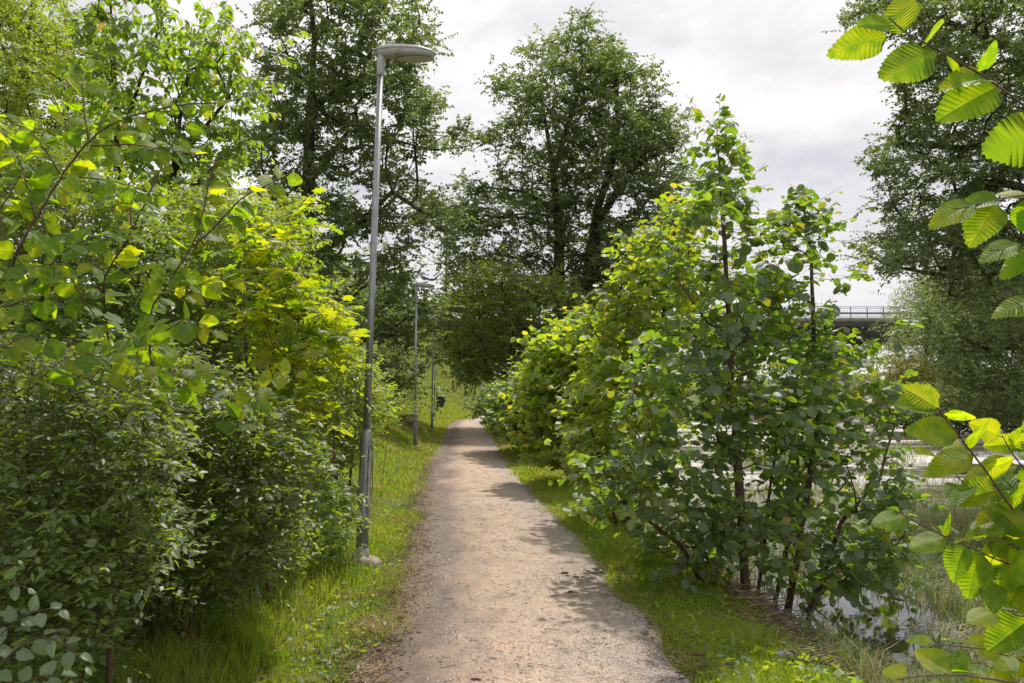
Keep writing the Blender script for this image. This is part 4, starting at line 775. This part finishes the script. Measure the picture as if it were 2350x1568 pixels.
# broad little weed leaves in both verges
def weeds(n, X, Y, name, label, size, mat):
    A = g.normal(0, 1, (n, 3)); A[:, 2] = np.abs(A[:, 2]) * .5 + .1; nv = np.array([0, 0, 1.0]) + g.normal(0, .35, (n, 3)); A, nv = basis(A, nv); O = np.stack([X, Y, hgt(X, Y) + g.uniform(.005, .05, n)], -1)
    V, F = instance(ELL, O, A, nv, size * g.uniform(.5, 1.3, n), g.integers(0, 3, n)); tag(link_mesh(name, V, F, M[mat]), label, "weeds", kind="stuff")
X, Y, l = verge(5200, 3.0, 12, 1, 1.2); k_ = l > .12; X, Y = X[k_], Y[k_]; weeds(len(X), X, Y, "weeds", "small broad leaved weeds among the right verge grass", .055, 'hazel')
X, Y, l = verge(5200, 3.0, 12, -1, 2.2); k_ = l > .15; X, Y = X[k_], Y[k_]; weeds(len(X), X, Y, "weeds", "small broad leaved weeds among the left verge grass", .05, 'hazel')
n = 26000; X, Y = g.uniform(-4.2, -1.9, n), g.uniform(2.6, 13, n); X = X + (xc(Y)); weeds(n, X, Y, "undergrowth", "shaded ground cover under the left shrubs", .07, 'bush')
# reeds: flattened dead mats on the water and upright green blades
n = 34000; Y = np.exp(g.uniform(math.log(5.6), math.log(50), n)); R = 1.9 + g.random(n) ** 1.2 * (Y * .72 + .5); X = xc(Y) + HW + R
dens = vnoise(X * .55 + 3, Y * .35 + 8) + .35 * (vnoise(X * 2, Y * 1.5) - .5); open_ = (dens < .56) | ((np.hypot((X - 2.95) / .55, (Y - 7.4) / 1.5) < 1)) | ((Y > 18) & (vnoise(X * .2 + 1, Y * .45) < .68)); X, Y = X[~open_], Y[~open_]; n = len(X)
th = g.normal(.3, .7, n); L_ = g.uniform(.15, .5, n) * (1 + Y * .03); dv = np.stack([np.cos(th), np.sin(th) * .7, g.uniform(-.02, .22, n)], -1); P0 = np.stack([X, Y, WATER_Z + g.uniform(.0, .07, n)], -1); P1 = P0 + dv * L_[:, None]
wv = unit(np.cross(dv, [0, 0, 1.0])) * (g.uniform(.003, .006, n) * (1 + Y * .06))[:, None]; V = np.stack([P0 - wv, P0 + wv, P1], 1).reshape(-1, 3)
tag(link_mesh("reed_mat", V, np.arange(3 * n).reshape(-1, 3), M['reed']), "flattened dead reeds lying on the shallow water", "reeds", kind="stuff")
n = 26000; Y = np.exp(g.uniform(math.log(4.4), math.log(52), n)); X = xc(Y) + HW + 1.45 + g.random(n) * (Y * .7 + .6); m2 = (vnoise(X * .8, Y * .6 + 20) > .42) & ((Y < 19) | (vnoise(X * .25, Y * .2) > .62)); m2 &= np.hypot((X - 2.95) / .5, (Y - 7.3) / 1.3) > 1; X, Y = X[m2], Y[m2]; n = len(X)
blades(g, X, Y, g.uniform(.12, .4, n) * (1 + .2 * (Y > 20)), g.uniform(.003, .006, n) * (1 + Y * .05), 'reed', "sedge", "upright green sedge blades in the marsh", 1.0, z=np.maximum(hgt(X, Y), WATER_Z))
n = 2600; Y = g.uniform(4.3, 6.2, n); X = 2.1 + g.random(n) * 2.2; blades(g, X, Y, g.uniform(.15, .42, n), g.uniform(.004, .007, n), 'reed', "sedge", "long sedge blades by the near water edge, lower right", 1.1)
# twig heap under the alders
n = 2600; Y = g.uniform(4.9, 9.5, n); X = xc(Y) + HW + .7 + g.random(n) * 1.5; P0 = np.stack([X, Y, hgt(X, Y) + g.uniform(0, .08, n)], -1); th = g.uniform(0, np.pi, n)
P1 = P0 + np.stack([np.cos(th), np.sin(th), g.normal(0, .12, n)], -1) * g.uniform(.06, .35, n)[:, None]; V, F = tubes(P0, P1, g.uniform(.0015, .006, n), g.uniform(.001, .004, n), 4)
tag(link_mesh("twig_litter", V, tris_of(F), M['litter']), "heap of dead twigs and stalks under the young alders", "twigs", kind="stuff")
# fine litter and loose stones on the path
n = 5200; Y = np.exp(g.uniform(math.log(3.2), math.log(24), n)); u = np.clip(g.normal(.62, .33, n), -.05, 1.05); X = xc(Y) + (u * 2 - 1) * HW; th = g.uniform(0, np.pi, n); P0 = np.stack([X, Y, .035 + 0 * X], -1); L_ = g.exponential(.022, n) + .006
dv = np.stack([np.cos(th), np.sin(th) * .8, g.normal(0, .05, n)], -1); P1 = P0 + dv * L_[:, None]; V, F = tubes(P0, P1, g.uniform(.0008, .0028, n), g.uniform(.0006, .002, n), 3)
tag(link_mesh("path_litter", V, tris_of(F), M['litter']), "needles, straws and small twigs strewn over the gravel", "litter", kind="stuff")
n = 36000; Y = np.exp(g.uniform(math.log(3.2), math.log(13), n)); X = xc(Y) + (g.random(n) ** .7 * 2 - 1) * HW * .86; s_ = g.uniform(.0022, .0060, n) * (g.random(n) ** 2 * 1.2 + .7)
oc = np.array([[1, 0, 0], [-1, 0, 0], [0, 1, 0], [0, -1, 0], [0, 0, .7], [0, 0, -.7]], float); of = np.array([[0, 2, 4], [2, 1, 4], [1, 3, 4], [3, 0, 4]]); rot = g.uniform(0, 6.3, n); c_, sn = np.cos(rot), np.sin(rot)
uu = (X - xc(Y) + HW) / (2 * HW); zb = .012 + .018 * (1 - (2 * uu - 1) ** 2) + (vnoise(X * 3, Y * 3) - .5) * .012 - .02 * np.exp(-((uu - .1) / .06) ** 2)
T_ = oc[None] * g.uniform(.6, 1.3, (n, 1, 3)); VX = T_[:, :, 0] * c_[:, None] - T_[:, :, 1] * sn[:, None]; VY = T_[:, :, 0] * sn[:, None] + T_[:, :, 1] * c_[:, None]
V = np.stack([X[:, None] + VX * s_[:, None], Y[:, None] + VY * s_[:, None], (zb + .003)[:, None] + T_[:, :, 2] * s_[:, None]], -1).reshape(-1, 3)
tag(link_mesh("gravel", V, (of[None] + (np.arange(n) * 6)[:, None, None]).reshape(-1, 3), M['gravel']), "loose gravel grains on the path", "gravel", kind="stuff")
n = 9000; Y = np.exp(g.uniform(math.log(3.3), math.log(20), n)); X = xc(Y) - HW + g.normal(.02, .13, n); P0 = np.stack([X, Y, np.maximum(hgt(X, Y), 0) + .02 + 0 * X], -1); th = g.uniform(0, np.pi, n); P1 = P0 + np.stack([np.cos(th), np.sin(th), g.normal(0, .25, n)], -1) * (g.exponential(.02, n) + .008)[:, None]
V, F = tubes(P0, P1, g.uniform(.001, .005, n), g.uniform(.0008, .004, n), 3); tag(link_mesh("soil_crumbs", V, tris_of(F), M['litter']), "brown crumbs and dry straw where the left verge meets the path", "litter", kind="stuff")
n = 3500; Y = np.exp(g.uniform(math.log(3.3), math.log(14), n)); X = xc(Y) + HW + g.normal(-.05, .12, n); P0 = np.stack([X, Y, np.maximum(hgt(X, Y), 0) + .02 + 0 * X], -1); th = g.uniform(0, np.pi, n); P1 = P0 + np.stack([np.cos(th), np.sin(th), g.normal(0, .2, n)], -1) * (g.exponential(.02, n) + .008)[:, None]
V, F = tubes(P0, P1, g.uniform(.001, .004, n), g.uniform(.0008, .003, n), 3); tag(link_mesh("soil_crumbs", V, tris_of(F), M['litter']), "brown crumbs where the right verge meets the path", "litter", kind="stuff")
def chunk(name, label, cat, x, y, sx, sy, sz, mat, rot=0, seed=0, group=None, z=None):
    r = np.random.default_rng(seed); th = np.linspace(0, 2 * np.pi, 9, endpoint=False); V = []
    for k, (rr, zz) in enumerate([(.8, 0), (1, .4), (.8, .85), (.3, 1.0)]):
        for t in th: V.append((math.cos(t) * rr * (1 + r.uniform(-.18, .18)), math.sin(t) * rr * (1 + r.uniform(-.18, .18)), zz + r.uniform(-.07, .07)))
    V = np.array(V + [(0, 0, 1.0)]) * [sx, sy, sz]; c, s = math.cos(rot), math.sin(rot); V = np.stack([V[:, 0] * c - V[:, 1] * s, V[:, 0] * s + V[:, 1] * c, V[:, 2]], -1)
    zg = float(hgt(x, y)) if z is None else z; V = V + [x, y, zg - sz * .15]; F = []
    for k in range(3):
        for i in range(9): j = (i + 1) % 9; F += [(k * 9 + i, k * 9 + j, k * 9 + 9 + j), (k * 9 + i, k * 9 + 9 + j, k * 9 + 9 + i)]
    F += [(27 + i, 27 + (i + 1) % 9, 36) for i in range(9)]
    return tag(link_mesh(name, V, F, M[mat], smooth=False), label, cat, group)
def gpt(x, y, z=0.03):
    d0 = at(x, y, 1.0); k = (z - EYE) / (d0[2] - EYE); return float(d0[0] * k), float(k)
for i, (px, py, s1, s2, rot, lb) in enumerate([(1297, 1316, .035, .012, .1, "reddish bark chip in the middle right of the path"), (1322, 1326, .032, .008, -.1, "thin dark bark strip just below the reddish bark chip"), (920, 1419, .03, .018, .4, "dark clod at the muddy left edge of the path"), (1308, 1360, .022, .01, .2, "small dark wood chip on the path, below the bark strip"), (1600, 1505, .04, .006, -.15, "thin dark stick near the right path edge"), (1380, 1315, .02, .008, .2, "brown chip where the right grass meets the path"), (870, 1494, .02, .015, 0, "round brown pebble at the lower left path edge"), (1675, 1525, .03, .02, .2, "brown clod at the lower right path edge"), (1092, 1562, .03, .014, 0, "brown lump at the photo's lower edge on the path")]):
    X_, Y_ = gpt(px, py); chunk("bark_chip" if 'chip' in lb or 'strip' in lb or 'stick' in lb else "clod", lb, "pebble" if 'pebble' in lb else "soil clod" if ('clod' in lb or 'lump' in lb) else "wood chip", X_, Y_, s1, s2, .014, 'bark_bit', rot, 50 + i, z=.032)
def fallen(px, py, size, mat, label, sd):
    X_, Y_ = gpt(px, py); r = np.random.default_rng(sd); a = np.array([math.cos(sd), math.sin(sd), .05]); nv = np.array([r.uniform(-.3, .3), r.uniform(-.3, .3), 1.0]); a, nv = basis(a, nv); T, F = ALDER[sd % 3]; b = np.cross(a, nv)
    V = np.array([X_, Y_, .045]) + size * (T[:, :1] * b + T[:, 1:2] * a + T[:, 2:] * nv); tag(link_mesh("fallen_leaf", V, F, M[mat]), label, "fallen leaf")
for i, (px, py, s_, mt, lb) in enumerate([(1495, 1465, .055, 'litter_or', "orange fallen leaf near the lower right of the path"), (1099, 1190, .05, 'litter_pale', "pale fallen leaf in the middle of the path, nearest the lamp's base"), (1240, 1181, .06, 'litter_pale', "cream fallen leaf on the right half of the path"), (1309, 1225, .05, 'litter_pale', "pale fallen leaf at the right edge of the path beside the shade"), (1170, 1168, .05, 'litter_or', "small orange leaf right of the path's middle"), (1060, 1195, .04, 'litter_or', "tiny orange leaf left of the pale leaf")]):
    fallen(px, py, s_, mt, lb, i + 2)
# logs and rocks at the water edge
def log(p0, p1, r, label, mat='wood'):
    P = np.linspace(p0, p1, 6); P[1:-1] += np.random.default_rng(int(r * 1000)).normal(0, r * .12, (4, 3)); V, F = poly_tube(P, [r, r * 1.05, r * .95, r, r * .9, r * .92], 12); tag(link_mesh("log", V, clean(F), M[mat], smooth=True), label, "log")
def zg(x, y, o): return (x, y, float(hgt(x, y)) + o)
log(zg(1.78, 6.75, .05), zg(2.25, 6.45, .07), .045, "short reddish log end under the tallest young alder"); log(zg(2.0, 6.1, .05), zg(2.75, 6.0, .1), .05, "dark rotten log lying towards the water below the alders"); log((3.35, 6.4, WATER_Z + .03), (3.9, 6.1, WATER_Z + .06), .03, "brown log half sunk among the flattened reeds")
for i, (x, y, a, b, c, lb) in enumerate([(1.72, 5.15, .06, .05, .06, "grey stone in the right verge nearest the camera"), (1.85, 5.9, .09, .06, .07, "grey stone in the dark soil below the alders"), (2.45, 6.1, .1, .08, .07, "dark stone at the water edge by the rotten log"), (2.3, 5.35, .07, .05, .05, "small stone between the sedge and the right verge")]): chunk("stone", lb, "stone", x, y, a, b, c, 'rock', i, 70 + i)
# tree stump on the left bank
def stump():
    p = at(1262 / 1.3774 + 20, 1345 / 1.3774, 30); x, y = float(p[0]), 30.0; z = float(hgt(x, y)); r = np.random.default_rng(4); V = []; n = 14
    for k, (rr, zz) in enumerate([(.40, -.15), (.34, .05), (.3, .25), (.27, .42), (.2, .40)]):
        for i in range(n): t = 2 * math.pi * i / n; V.append((x + math.cos(t) * rr * (1 + r.uniform(-.1, .1)), y + math.sin(t) * rr * (1 + r.uniform(-.1, .1)), z + zz + (r.uniform(-.06, .06) if k > 2 else 0)))
    V.append((x, y, z + .38)); F = [(k * n + i, k * n + (i + 1) % n, k * n + n + (i + 1) % n) for k in range(4) for i in range(n)] + [(k * n + i, k * n + n + (i + 1) % n, k * n + n + i) for k in range(4) for i in range(n)] + [(4 * n + i, 4 * n + (i + 1) % n, 5 * n) for i in range(n)]
    root = empty("tree_stump", (x, y, z), "dark broken tree stump on the grass bank left of the second lamp", "stump"); link_mesh("stump_wood", V, F, M['wood'], root)
stump()
# nettles and weeds by the lamp foot
for i, (poly, D, lb, mt) in enumerate([([(700, 1120), (760, 1090), (820, 1140), (825, 1200), (800, 1290), (740, 1310), (690, 1260)], 7.3, "leafy weed clump against the left side of the near lamp post", 'bush'), ([(560, 1180), (640, 1150), (700, 1200), (700, 1300), (620, 1340), (550, 1300)], 6.3, "low weed clump at the maple's foot", 'bush_pale'), ([(820, 900), (880, 900), (900, 950), (860, 975), (820, 970)], 12.5, "small leafy sprig behind the near lamp post", 'hazel'), ([(930, 895), (975, 900), (985, 950), (950, 965), (925, 940)], 22.5, "low sapling beside the second lamp post", 'bush')]):
    P = np.array(poly, float); cxp, by = P[:, 0].mean(), P[:, 1].max(); plant("weed_clump", lb, "plant", 90 + i, poly, D, .3 if D < 10 else .5, 60, .12 * D / 7, 5, 8, .16 * D / 7, .05 * (1 + (D > 10) * .6), ELL, mt, [[(cxp, by), (cxp, by - 60)], [(cxp + 20, by), (cxp + 40, by - 50)]], .006, .002, bark='bark_red', seg=.1, trunk_name="stem", crown_name="foliage", fade=20, tilt=.7)

# ------------------------------------------------------------------ lamp posts
def lamp(base, top, label, yaw=0.0, scale=1.0, split=1.22, detail=True):
    base, top = np.array(base, float), np.array(top, float); ax = unit(top - base); Hh = np.linalg.norm(top - base); root = empty("lamp_post", base, label, "lamp post", "lamp posts along the path")
    def along(h): return base + ax * h
    V, F = poly_tube([along(-.02), along(.015), along(.07), along(.09)], [.076, .076, .06, .056], 24); link_mesh("foot_collar", V, clean(F), M['galv_pale'], root, smooth=True)
    V, F = poly_tube([along(.05), along(.4), along(split - .12), along(split - .08), along(split - .03), along(split)], [.06, .06, .06, .057, .043, .038], 28); link_mesh("lower_pole", V, clean(F), M['galv'], root, smooth=True)
    V, F = poly_tube([along(split - .02), along(split + 1.2), along(Hh - .18)], [.035, .034, .030], 24); link_mesh("pole", V, clean(F), M['galv'], root, smooth=True)
    V, F = poly_tube([along(Hh - .24), along(Hh - .235), along(Hh - .06), along(Hh - .03)], [.037, .041, .041, .038], 24); link_mesh("bracket", V, clean(F), M['galv_pale'], root, smooth=True)
    V, F = poly_tube([along(Hh - .20) + [-.037, 0, 0], along(Hh - .12) + [-.04, 0, 0]], [.016, .016], 10); link_mesh("clamp_bolt", V, clean(F), M['dark_metal'], root)
    # hatch door with the dented lower edge of the photo, facing the path
    d0 = np.array([.92, -.39, 0]); sidev = np.array([.39, .92, 0]); hv, hf = [], []
    nr, nc = 14, 7
    for i in range(nr + 1):
        h = .42 + (split - .2 - .42) * i / nr; wdt = .9 * math.sqrt(max(.02, 1 - max(0, (i / nr - .88) / .12) ** 2)) * (math.sqrt(max(.02, 1 - max(0, (.1 - i / nr) / .1) ** 2)))
        for j in range(nc + 1):
            t = (j / nc - .5) * 1.0 * wdt; rad = .0625 + .004 * math.cos((j / nc - .5) * math.pi) + .004 * math.sin(i * 1.1)
            hv.append(along(h) + (d0 * math.cos(t) + sidev * math.sin(t)) * rad)
    for i in range(nr):
        for j in range(nc): a = i * (nc + 1) + j; hf.append((a, a + 1, a + nc + 2, a + nc + 1))
    o = link_mesh("hatch_door", hv, tris_of(hf), M['galv_pale'], root, smooth=True)
    sp_ = [(.45 * k, .41) for k in np.linspace(-1, 1, 6)] + [(.5, h) for h in np.linspace(.45, split - .2, 8)] + [(.45 * k, split - .165) for k in np.linspace(1, -1, 6)] + [(-.5, h) for h in np.linspace(split - .2, .45, 8)] + [(-.45, .41)]
    V, F = poly_tube([along(h) + (d0 * math.cos(t) + sidev * math.sin(t)) * .0615 for t, h in sp_], np.full(len(sp_), .0035), 5); link_mesh("hatch_seam", V, clean(F), M['dark_metal'], root)
    # luminaire: flat oval head reaching over the path
    c, s = math.cos(yaw), math.sin(yaw); hp = along(Hh - .02); n, m = 36, 7
    def oval(t): x = -math.cos(t); return (.31 * x + .25, .125 * math.sin(t) * (1 + .25 * x) * (1.0 if abs(x) < 2 else 1))
    def loops(prof):
        V = []
        for sc_, zz in prof:
            for i in range(n): x, y = oval(2 * math.pi * i / n); x = .27 + (x - .27) * sc_; y = y * sc_; z = zz * (1 - .35 * (x - .27) / .335 * (zz > 0)) - .012 * (x - .27) / .335; V.append(hp + np.array([c * x - s * y, s * x + c * y, z]))
        k = len(prof); cen = np.mean(V[-n:], axis=0); V.append(cen); F = []
        for q_ in range(k - 1):
            for i in range(n): j = (i + 1) % n; F += [(q_ * n + i, q_ * n + j, q_ * n + n + j), (q_ * n + i, q_ * n + n + j, q_ * n + n + i)]
        F += [((k - 1) * n + i, (k - 1) * n + (i + 1) % n, k * n) for i in range(n)]; return np.array(V), np.array(F)
    V, F = loops([(1.0, .022), (1.0, .034), (.97, .048), (.88, .063), (.7, .073), (.4, .078), (.1, .080)]); link_mesh("lamp_cover", V, F, M['alu_head'], root, smooth=True)
    V, F = loops([(.985, .030), (.975, .012), (.95, -.008), (.86, -.026), (.6, -.038), (.3, -.040)]); link_mesh("lamp_housing", V, F[:, ::-1], M['alu_head'], root, smooth=True)
    V, F = loops([(1.006, .0255), (1.008, .03), (.99, .032)]); link_mesh("seam", V[:-1], F[:-n], M['dark_metal'], root, smooth=True)
    V = []
    for i in range(24): t = 2 * math.pi * i / 24; x, y = .36 + .19 * math.cos(t), .085 * math.sin(t); V.append(hp + np.array([c * x - s * y, s * x + c * y, -.046]))
    V.append(hp + np.array([c * .36, s * .36, -.058])); link_mesh("lens", V, [(24, (i + 1) % 24, i) for i in range(24)], M['lens'], root, smooth=True)
    for dz in (.0, .035):
        bb = box(-.085, -.055, -.03, .03, .005 + dz, .022 + dz); link_mesh("hinge_lug", bb[0] + hp, tris_of(bb[1]), M['alu_head'], root)
    return root, along
b1, t1 = at(830, 1262, 7.9), at(875, 122, 7.95); b1[2] = .08
# the post stands on its concrete footing
lp, along = lamp(b1, t1, "nearest lamp post, leaning slightly, beside the yellow maple"); del lp["group"]
V = []; n = 18; r_ = np.random.default_rng(8)
for rr, zz in [(.15, -.12), (.16, .03), (.14, .07), (.09, .085), (.03, .088)]:
    for i in range(n): t = 2 * math.pi * i / n; V.append((b1[0] + .045 + math.cos(t) * rr * 1.05 * (1 + r_.uniform(-.05, .05)), b1[1] - .04 + math.sin(t) * rr * .9 * (1 + r_.uniform(-.05, .05)), zz - .005 + (.0 if zz < 0 else -.025 * math.cos(t))))
F = [(k * n + i, k * n + (i + 1) % n, k * n + n + (i + 1) % n) for k in range(4) for i in range(n)] + [(k * n + i, k * n + n + (i + 1) % n, k * n + n + i) for k in range(4) for i in range(n)]
link_mesh("concrete_footing", V, F, M['stone'], lp, smooth=True)
def sticker(h0, h1, a0, a1, rad, mat, name):
    V, F = [], []
    for i in range(5):
        for j in range(6): t = a0 + (a1 - a0) * j / 5; V.append(along(h0 + (h1 - h0) * i / 4) + np.array([math.cos(t), math.sin(t), 0]) * rad)
    for i in range(4):
        for j in range(5): q_ = i * 6 + j; F.append((q_, q_ + 1, q_ + 7, q_ + 6))
    return link_mesh(name, V, tris_of(F), M[mat], lp, smooth=True)
sticker(1.36, 1.47, -1.5, -.45, .0362, 'green_st', "sticker"); sticker(1.385, 1.43, -1.05, -.7, .037, 'cream_st', "sticker_motif")
b2 = at(953, 1036, 23.5); b2[2] = float(hgt(b2[0], b2[1])) - .02; lp2, _ = lamp(b2, at(955, 655, 23.5), "second lamp post with a pigeon perched on its head"); del lp2["group"]
b3 = at(991, 978, 35.5); b3[2] = float(hgt(b3[0], b3[1])) - .02; lp3, _ = lamp(b3, b3 + [0.02, 0, 4.9], "third lamp post, dark, half hidden by leaves behind the pigeon's post"); del lp3["group"]
b4 = at(997, 955, 46); b4[2] = float(hgt(b4[0], b4[1])) - .02; lp4, _ = lamp(b4, b4 + [0, 0, 4.9], "farthest lamp post, next to the small sign post"); del lp4["group"]
# pigeon on the second lamp
def pigeon(p):
    root = empty("pigeon", p, "grey pigeon perched on top of the second lamp post", "bird"); p = np.array(p)
    ax = np.array([(.16, .10), (.10, .115), (.04, .12), (-.02, .135), (-.06, .165), (-.085, .195), (-.09, .225), (-.085, .25), (-.098, .262)]) ; rad = [.012, .028, .048, .056, .05, .034, .027, .027, .012]
    V, F = poly_tube([p + [-a * -1, 0, b] for a, b in ax], rad, 12); link_mesh("body", V, clean(F), M['feather'], root, smooth=True)
    bb = poly_tube([p + [.09, 0, .105], p + [.16, 0, .075], p + [.21, 0, .055]], [.03, .022, .014], 8); link_mesh("tail", bb[0], clean(bb[1]), M['feather_dark'], root, smooth=True)
    for sg in (-1, 1):
        w_ = poly_tube([p + [-.03, sg * .045, .14], p + [.04, sg * .05, .125], p + [.14, sg * .025, .09]], [.02, .028, .008], 8); link_mesh("wing", w_[0], clean(w_[1]), M['feather_dark'], root, smooth=True)
        l_ = poly_tube([p + [0, sg * .018, .085], p + [-.005, sg * .02, .0], p + [-.03, sg * .02, -.001]], [.006, .004, .004], 6); link_mesh("leg", l_[0], clean(l_[1]), M['litter_or'], root)
    k_ = poly_tube([p + [-.105, 0, .258], p + [-.135, 0, .248]], [.007, .002], 6); link_mesh("beak", k_[0], clean(k_[1]), M['dark_metal'], root)
hp2 = at(955, 655, 23.5); pigeon((hp2[0] + .24, hp2[1], hp2[2] + .085))
# litter bin
def litter_bin():
    p = at(1011, 948, 57); x, y = float(p[0]), 57.0; z = float(hgt(x, y)); root = empty("litter_bin", (x, y, z), "black litter bin with a grey lid on the grass by the path's bend", "litter bin")
    V, F = poly_tube([(x, y, z), (x, y, z + .05), (x, y, z + .72), (x, y, z + .78)], [.25, .25, .3, .3], 24); link_mesh("bin_body", V, clean(F), M['plastic'], root, smooth=True)
    V, F = poly_tube([(x, y, z + .77), (x, y, z + .80), (x, y, z + .83)], [.33, .34, .30], 24); link_mesh("lid", V, clean(F), M['galv_pale'], root, smooth=True)
    V, F = poly_tube([(x + .24, y - .08, z + .38), (x + .28, y - .1, z + .45), (x + .3, y - .09, z + .52), (x + .26, y - .05, z + .64)], [.04, .08, .08, .03], 10); link_mesh("bag", V, clean(F), M['plastic'], root, smooth=True)
litter_bin()
def signpost():
    p = at(1003, 945, 52); x, y = float(p[0]), 52.0; z = float(hgt(x, y)); root = empty("sign_post", (x, y, z), "slim dark post with a small white box on top, left of the litter bin", "sign post")
    V, F = poly_tube([(x, y, z - .02), (x, y, z + 1.6)], [.05, .05], 10); link_mesh("post", V, clean(F), M['dark_metal'], root, smooth=True)
    b = box(x - .02, x + .17, y - .08, y + .06, z + 1.22, z + 1.52); link_mesh("box", b[0], tris_of(b[1]), M['white'], root)
    V, F = poly_tube([(x + .07, y, z + 1.525), (x + .07, y, z + 1.60)], [.18, .10], 4); link_mesh("cap", V, clean(F), M['galv_pale'], root)
signpost()
# ------------------------------------------------------------------ bridge across the river
def bridge():
    Y0, Z = 82.0, 9.45; root = empty("bridge", (0, Y0, 0), "grey concrete road bridge crossing behind the trees, on piers", "bridge")
    def B(name, x0, x1, y0, y1, z0, z1, mat='concrete'):
        v, f = box(x0, x1, y0, y1, z0, z1); return link_mesh(name, v, tris_of(f), M[mat], root)
    B("deck", -70, 110, Y0 + .35, Y0 + 9.6, Z - .38, Z - .05); B("edge_beam", -70, 110, Y0, Y0 + .347, Z - .42, Z + .06); B("edge_beam", -70, 110, Y0 + 9.603, Y0 + 9.95, Z - .42, Z + .06)
    for y in (Y0 + 1.2, Y0 + 6.6): B("girder", -70, 110, y, y + 1.8, Z - 2.35, Z - .383, 'girder')
    for px_ in (-38, -14, 10, 34.4, 58, 82): B("pier", px_ - .85, px_ + .85, Y0 + 1.4, Y0 + 8.2, -2.0, Z - 2.353)
    B("crash_barrier", -70, 110, Y0 + .7, Y0 + .76, Z + .48, Z + .68, 'galv_pale')
    P0, P1 = [], []
    r = bpy.data.meshes
    first = None
    for i in range(84):
        x = -38 + i * 1.7
        if first is None:
            v, f = box(-.035, .035, -.03, .03, 0, 1.14); first = link_mesh("rail_post", v + [0, 0, 0], tris_of(f), M['rail']); first.parent = root; o = first
        else: o = first.copy(); COL.objects.link(o); o.parent = root
        o.location = (x, .16, Z + .06)
    for z, h in ((1.12, .05), (.98, .035), (.1, .035), (.5, .07)): B("rail", -38, 103, Y0 + .14, Y0 + .18, Z + .06 + z, Z + .06 + z + h, 'rail')
    xs_ = np.arange(-38, 103, .19); n = len(xs_); P0 = np.stack([xs_, 0 * xs_ + Y0 + .16, 0 * xs_ + Z + .16], -1); V, F = tubes(P0, P0 + [0, 0, .9], np.full(n, .011), np.full(n, .011), 4); o = link_mesh("baluster", V, tris_of(F), M['rail'], root); o["kind"] = "stuff"
bridge()
mx_, mz = -6.9, 19.4; root = empty("street_mast", (mx_, 83.0, 9.41), "thin grey mast standing up from the bridge between the two tree tops", "mast")
V, F = poly_tube([(mx_, 83.0, 9.41), (mx_, 83.0, 14), (mx_, 83.0, mz)], [.13, .11, .07], 10); link_mesh("pole", V, clean(F), M['dark_metal'], root, smooth=True)
V, F = poly_tube([(mx_, 83.0, mz), (mx_ + .1, 83.4, mz + .25), (mx_ + .2, 84.6, mz + .3)], [.07, .06, .09], 8); link_mesh("arm", V, clean(F), M['dark_metal'], root, smooth=True)
# fence posts on the far slope
for i, (px, py, D) in enumerate([(1068, 905, 66), (1090, 912, 66.5), (1040, 893, 66)]):
    p = at(px, py, D); x, y = float(p[0]), D; z = float(hgt(x, y)); v, f = box(x - .06, x + .06, y - .06, y + .06, z - .1, z + .8); tag(link_mesh("fence_post", v, tris_of(f), M['post_wood']), ["dark fence post in the middle of the far slope's top edge", "dark fence post farthest right on the far slope", "dark fence post farthest left on the far slope, under the leaves"][i], "fence post")
# far wood behind the bridge
n = 60; C = np.stack([g.uniform(-90, 110, n * 6), g.uniform(92, 120, n * 6), g.uniform(2, 10.5, n * 6)], -1); (_, _), (O, A, Nv, S) = foliage(g, C, np.full(len(C), 2.6), 8, 14, 3.4, .5, tilt=.7)
V, F = instance(DIA, O, A, Nv, S, g.integers(0, 3, len(O))); tag(link_mesh("far_wood", V, F, M['tall_warm']), "wood behind the bridge", "wood", kind="stuff")
n = 620; C = np.stack([g.uniform(-30, -4.6, n), g.uniform(36, 80, n), np.zeros(n)], -1); C = C[C[:, 0] < -.13 * C[:, 1]]; n = len(C); C[:, 2] = hgt(C[:, 0], C[:, 1]) + g.uniform(.3, 7, n); (_, _), (O, A, Nv, S) = foliage(g, C, np.full(len(C), 1.4), 8, 14, 1.7, .24, tilt=.6)
V, F = instance(DIA, O, A, Nv, S, g.integers(0, 3, len(O))); tag(link_mesh("hedge_wood", V, F, M['tall']), "leafy thicket on the bank behind the tall left tree", "thicket", kind="stuff")
print("LEAVES", LEAFCOUNT, "TRIS", sum(len(m.polygons) for m in bpy.data.meshes), "OBJ", len(bpy.data.objects))
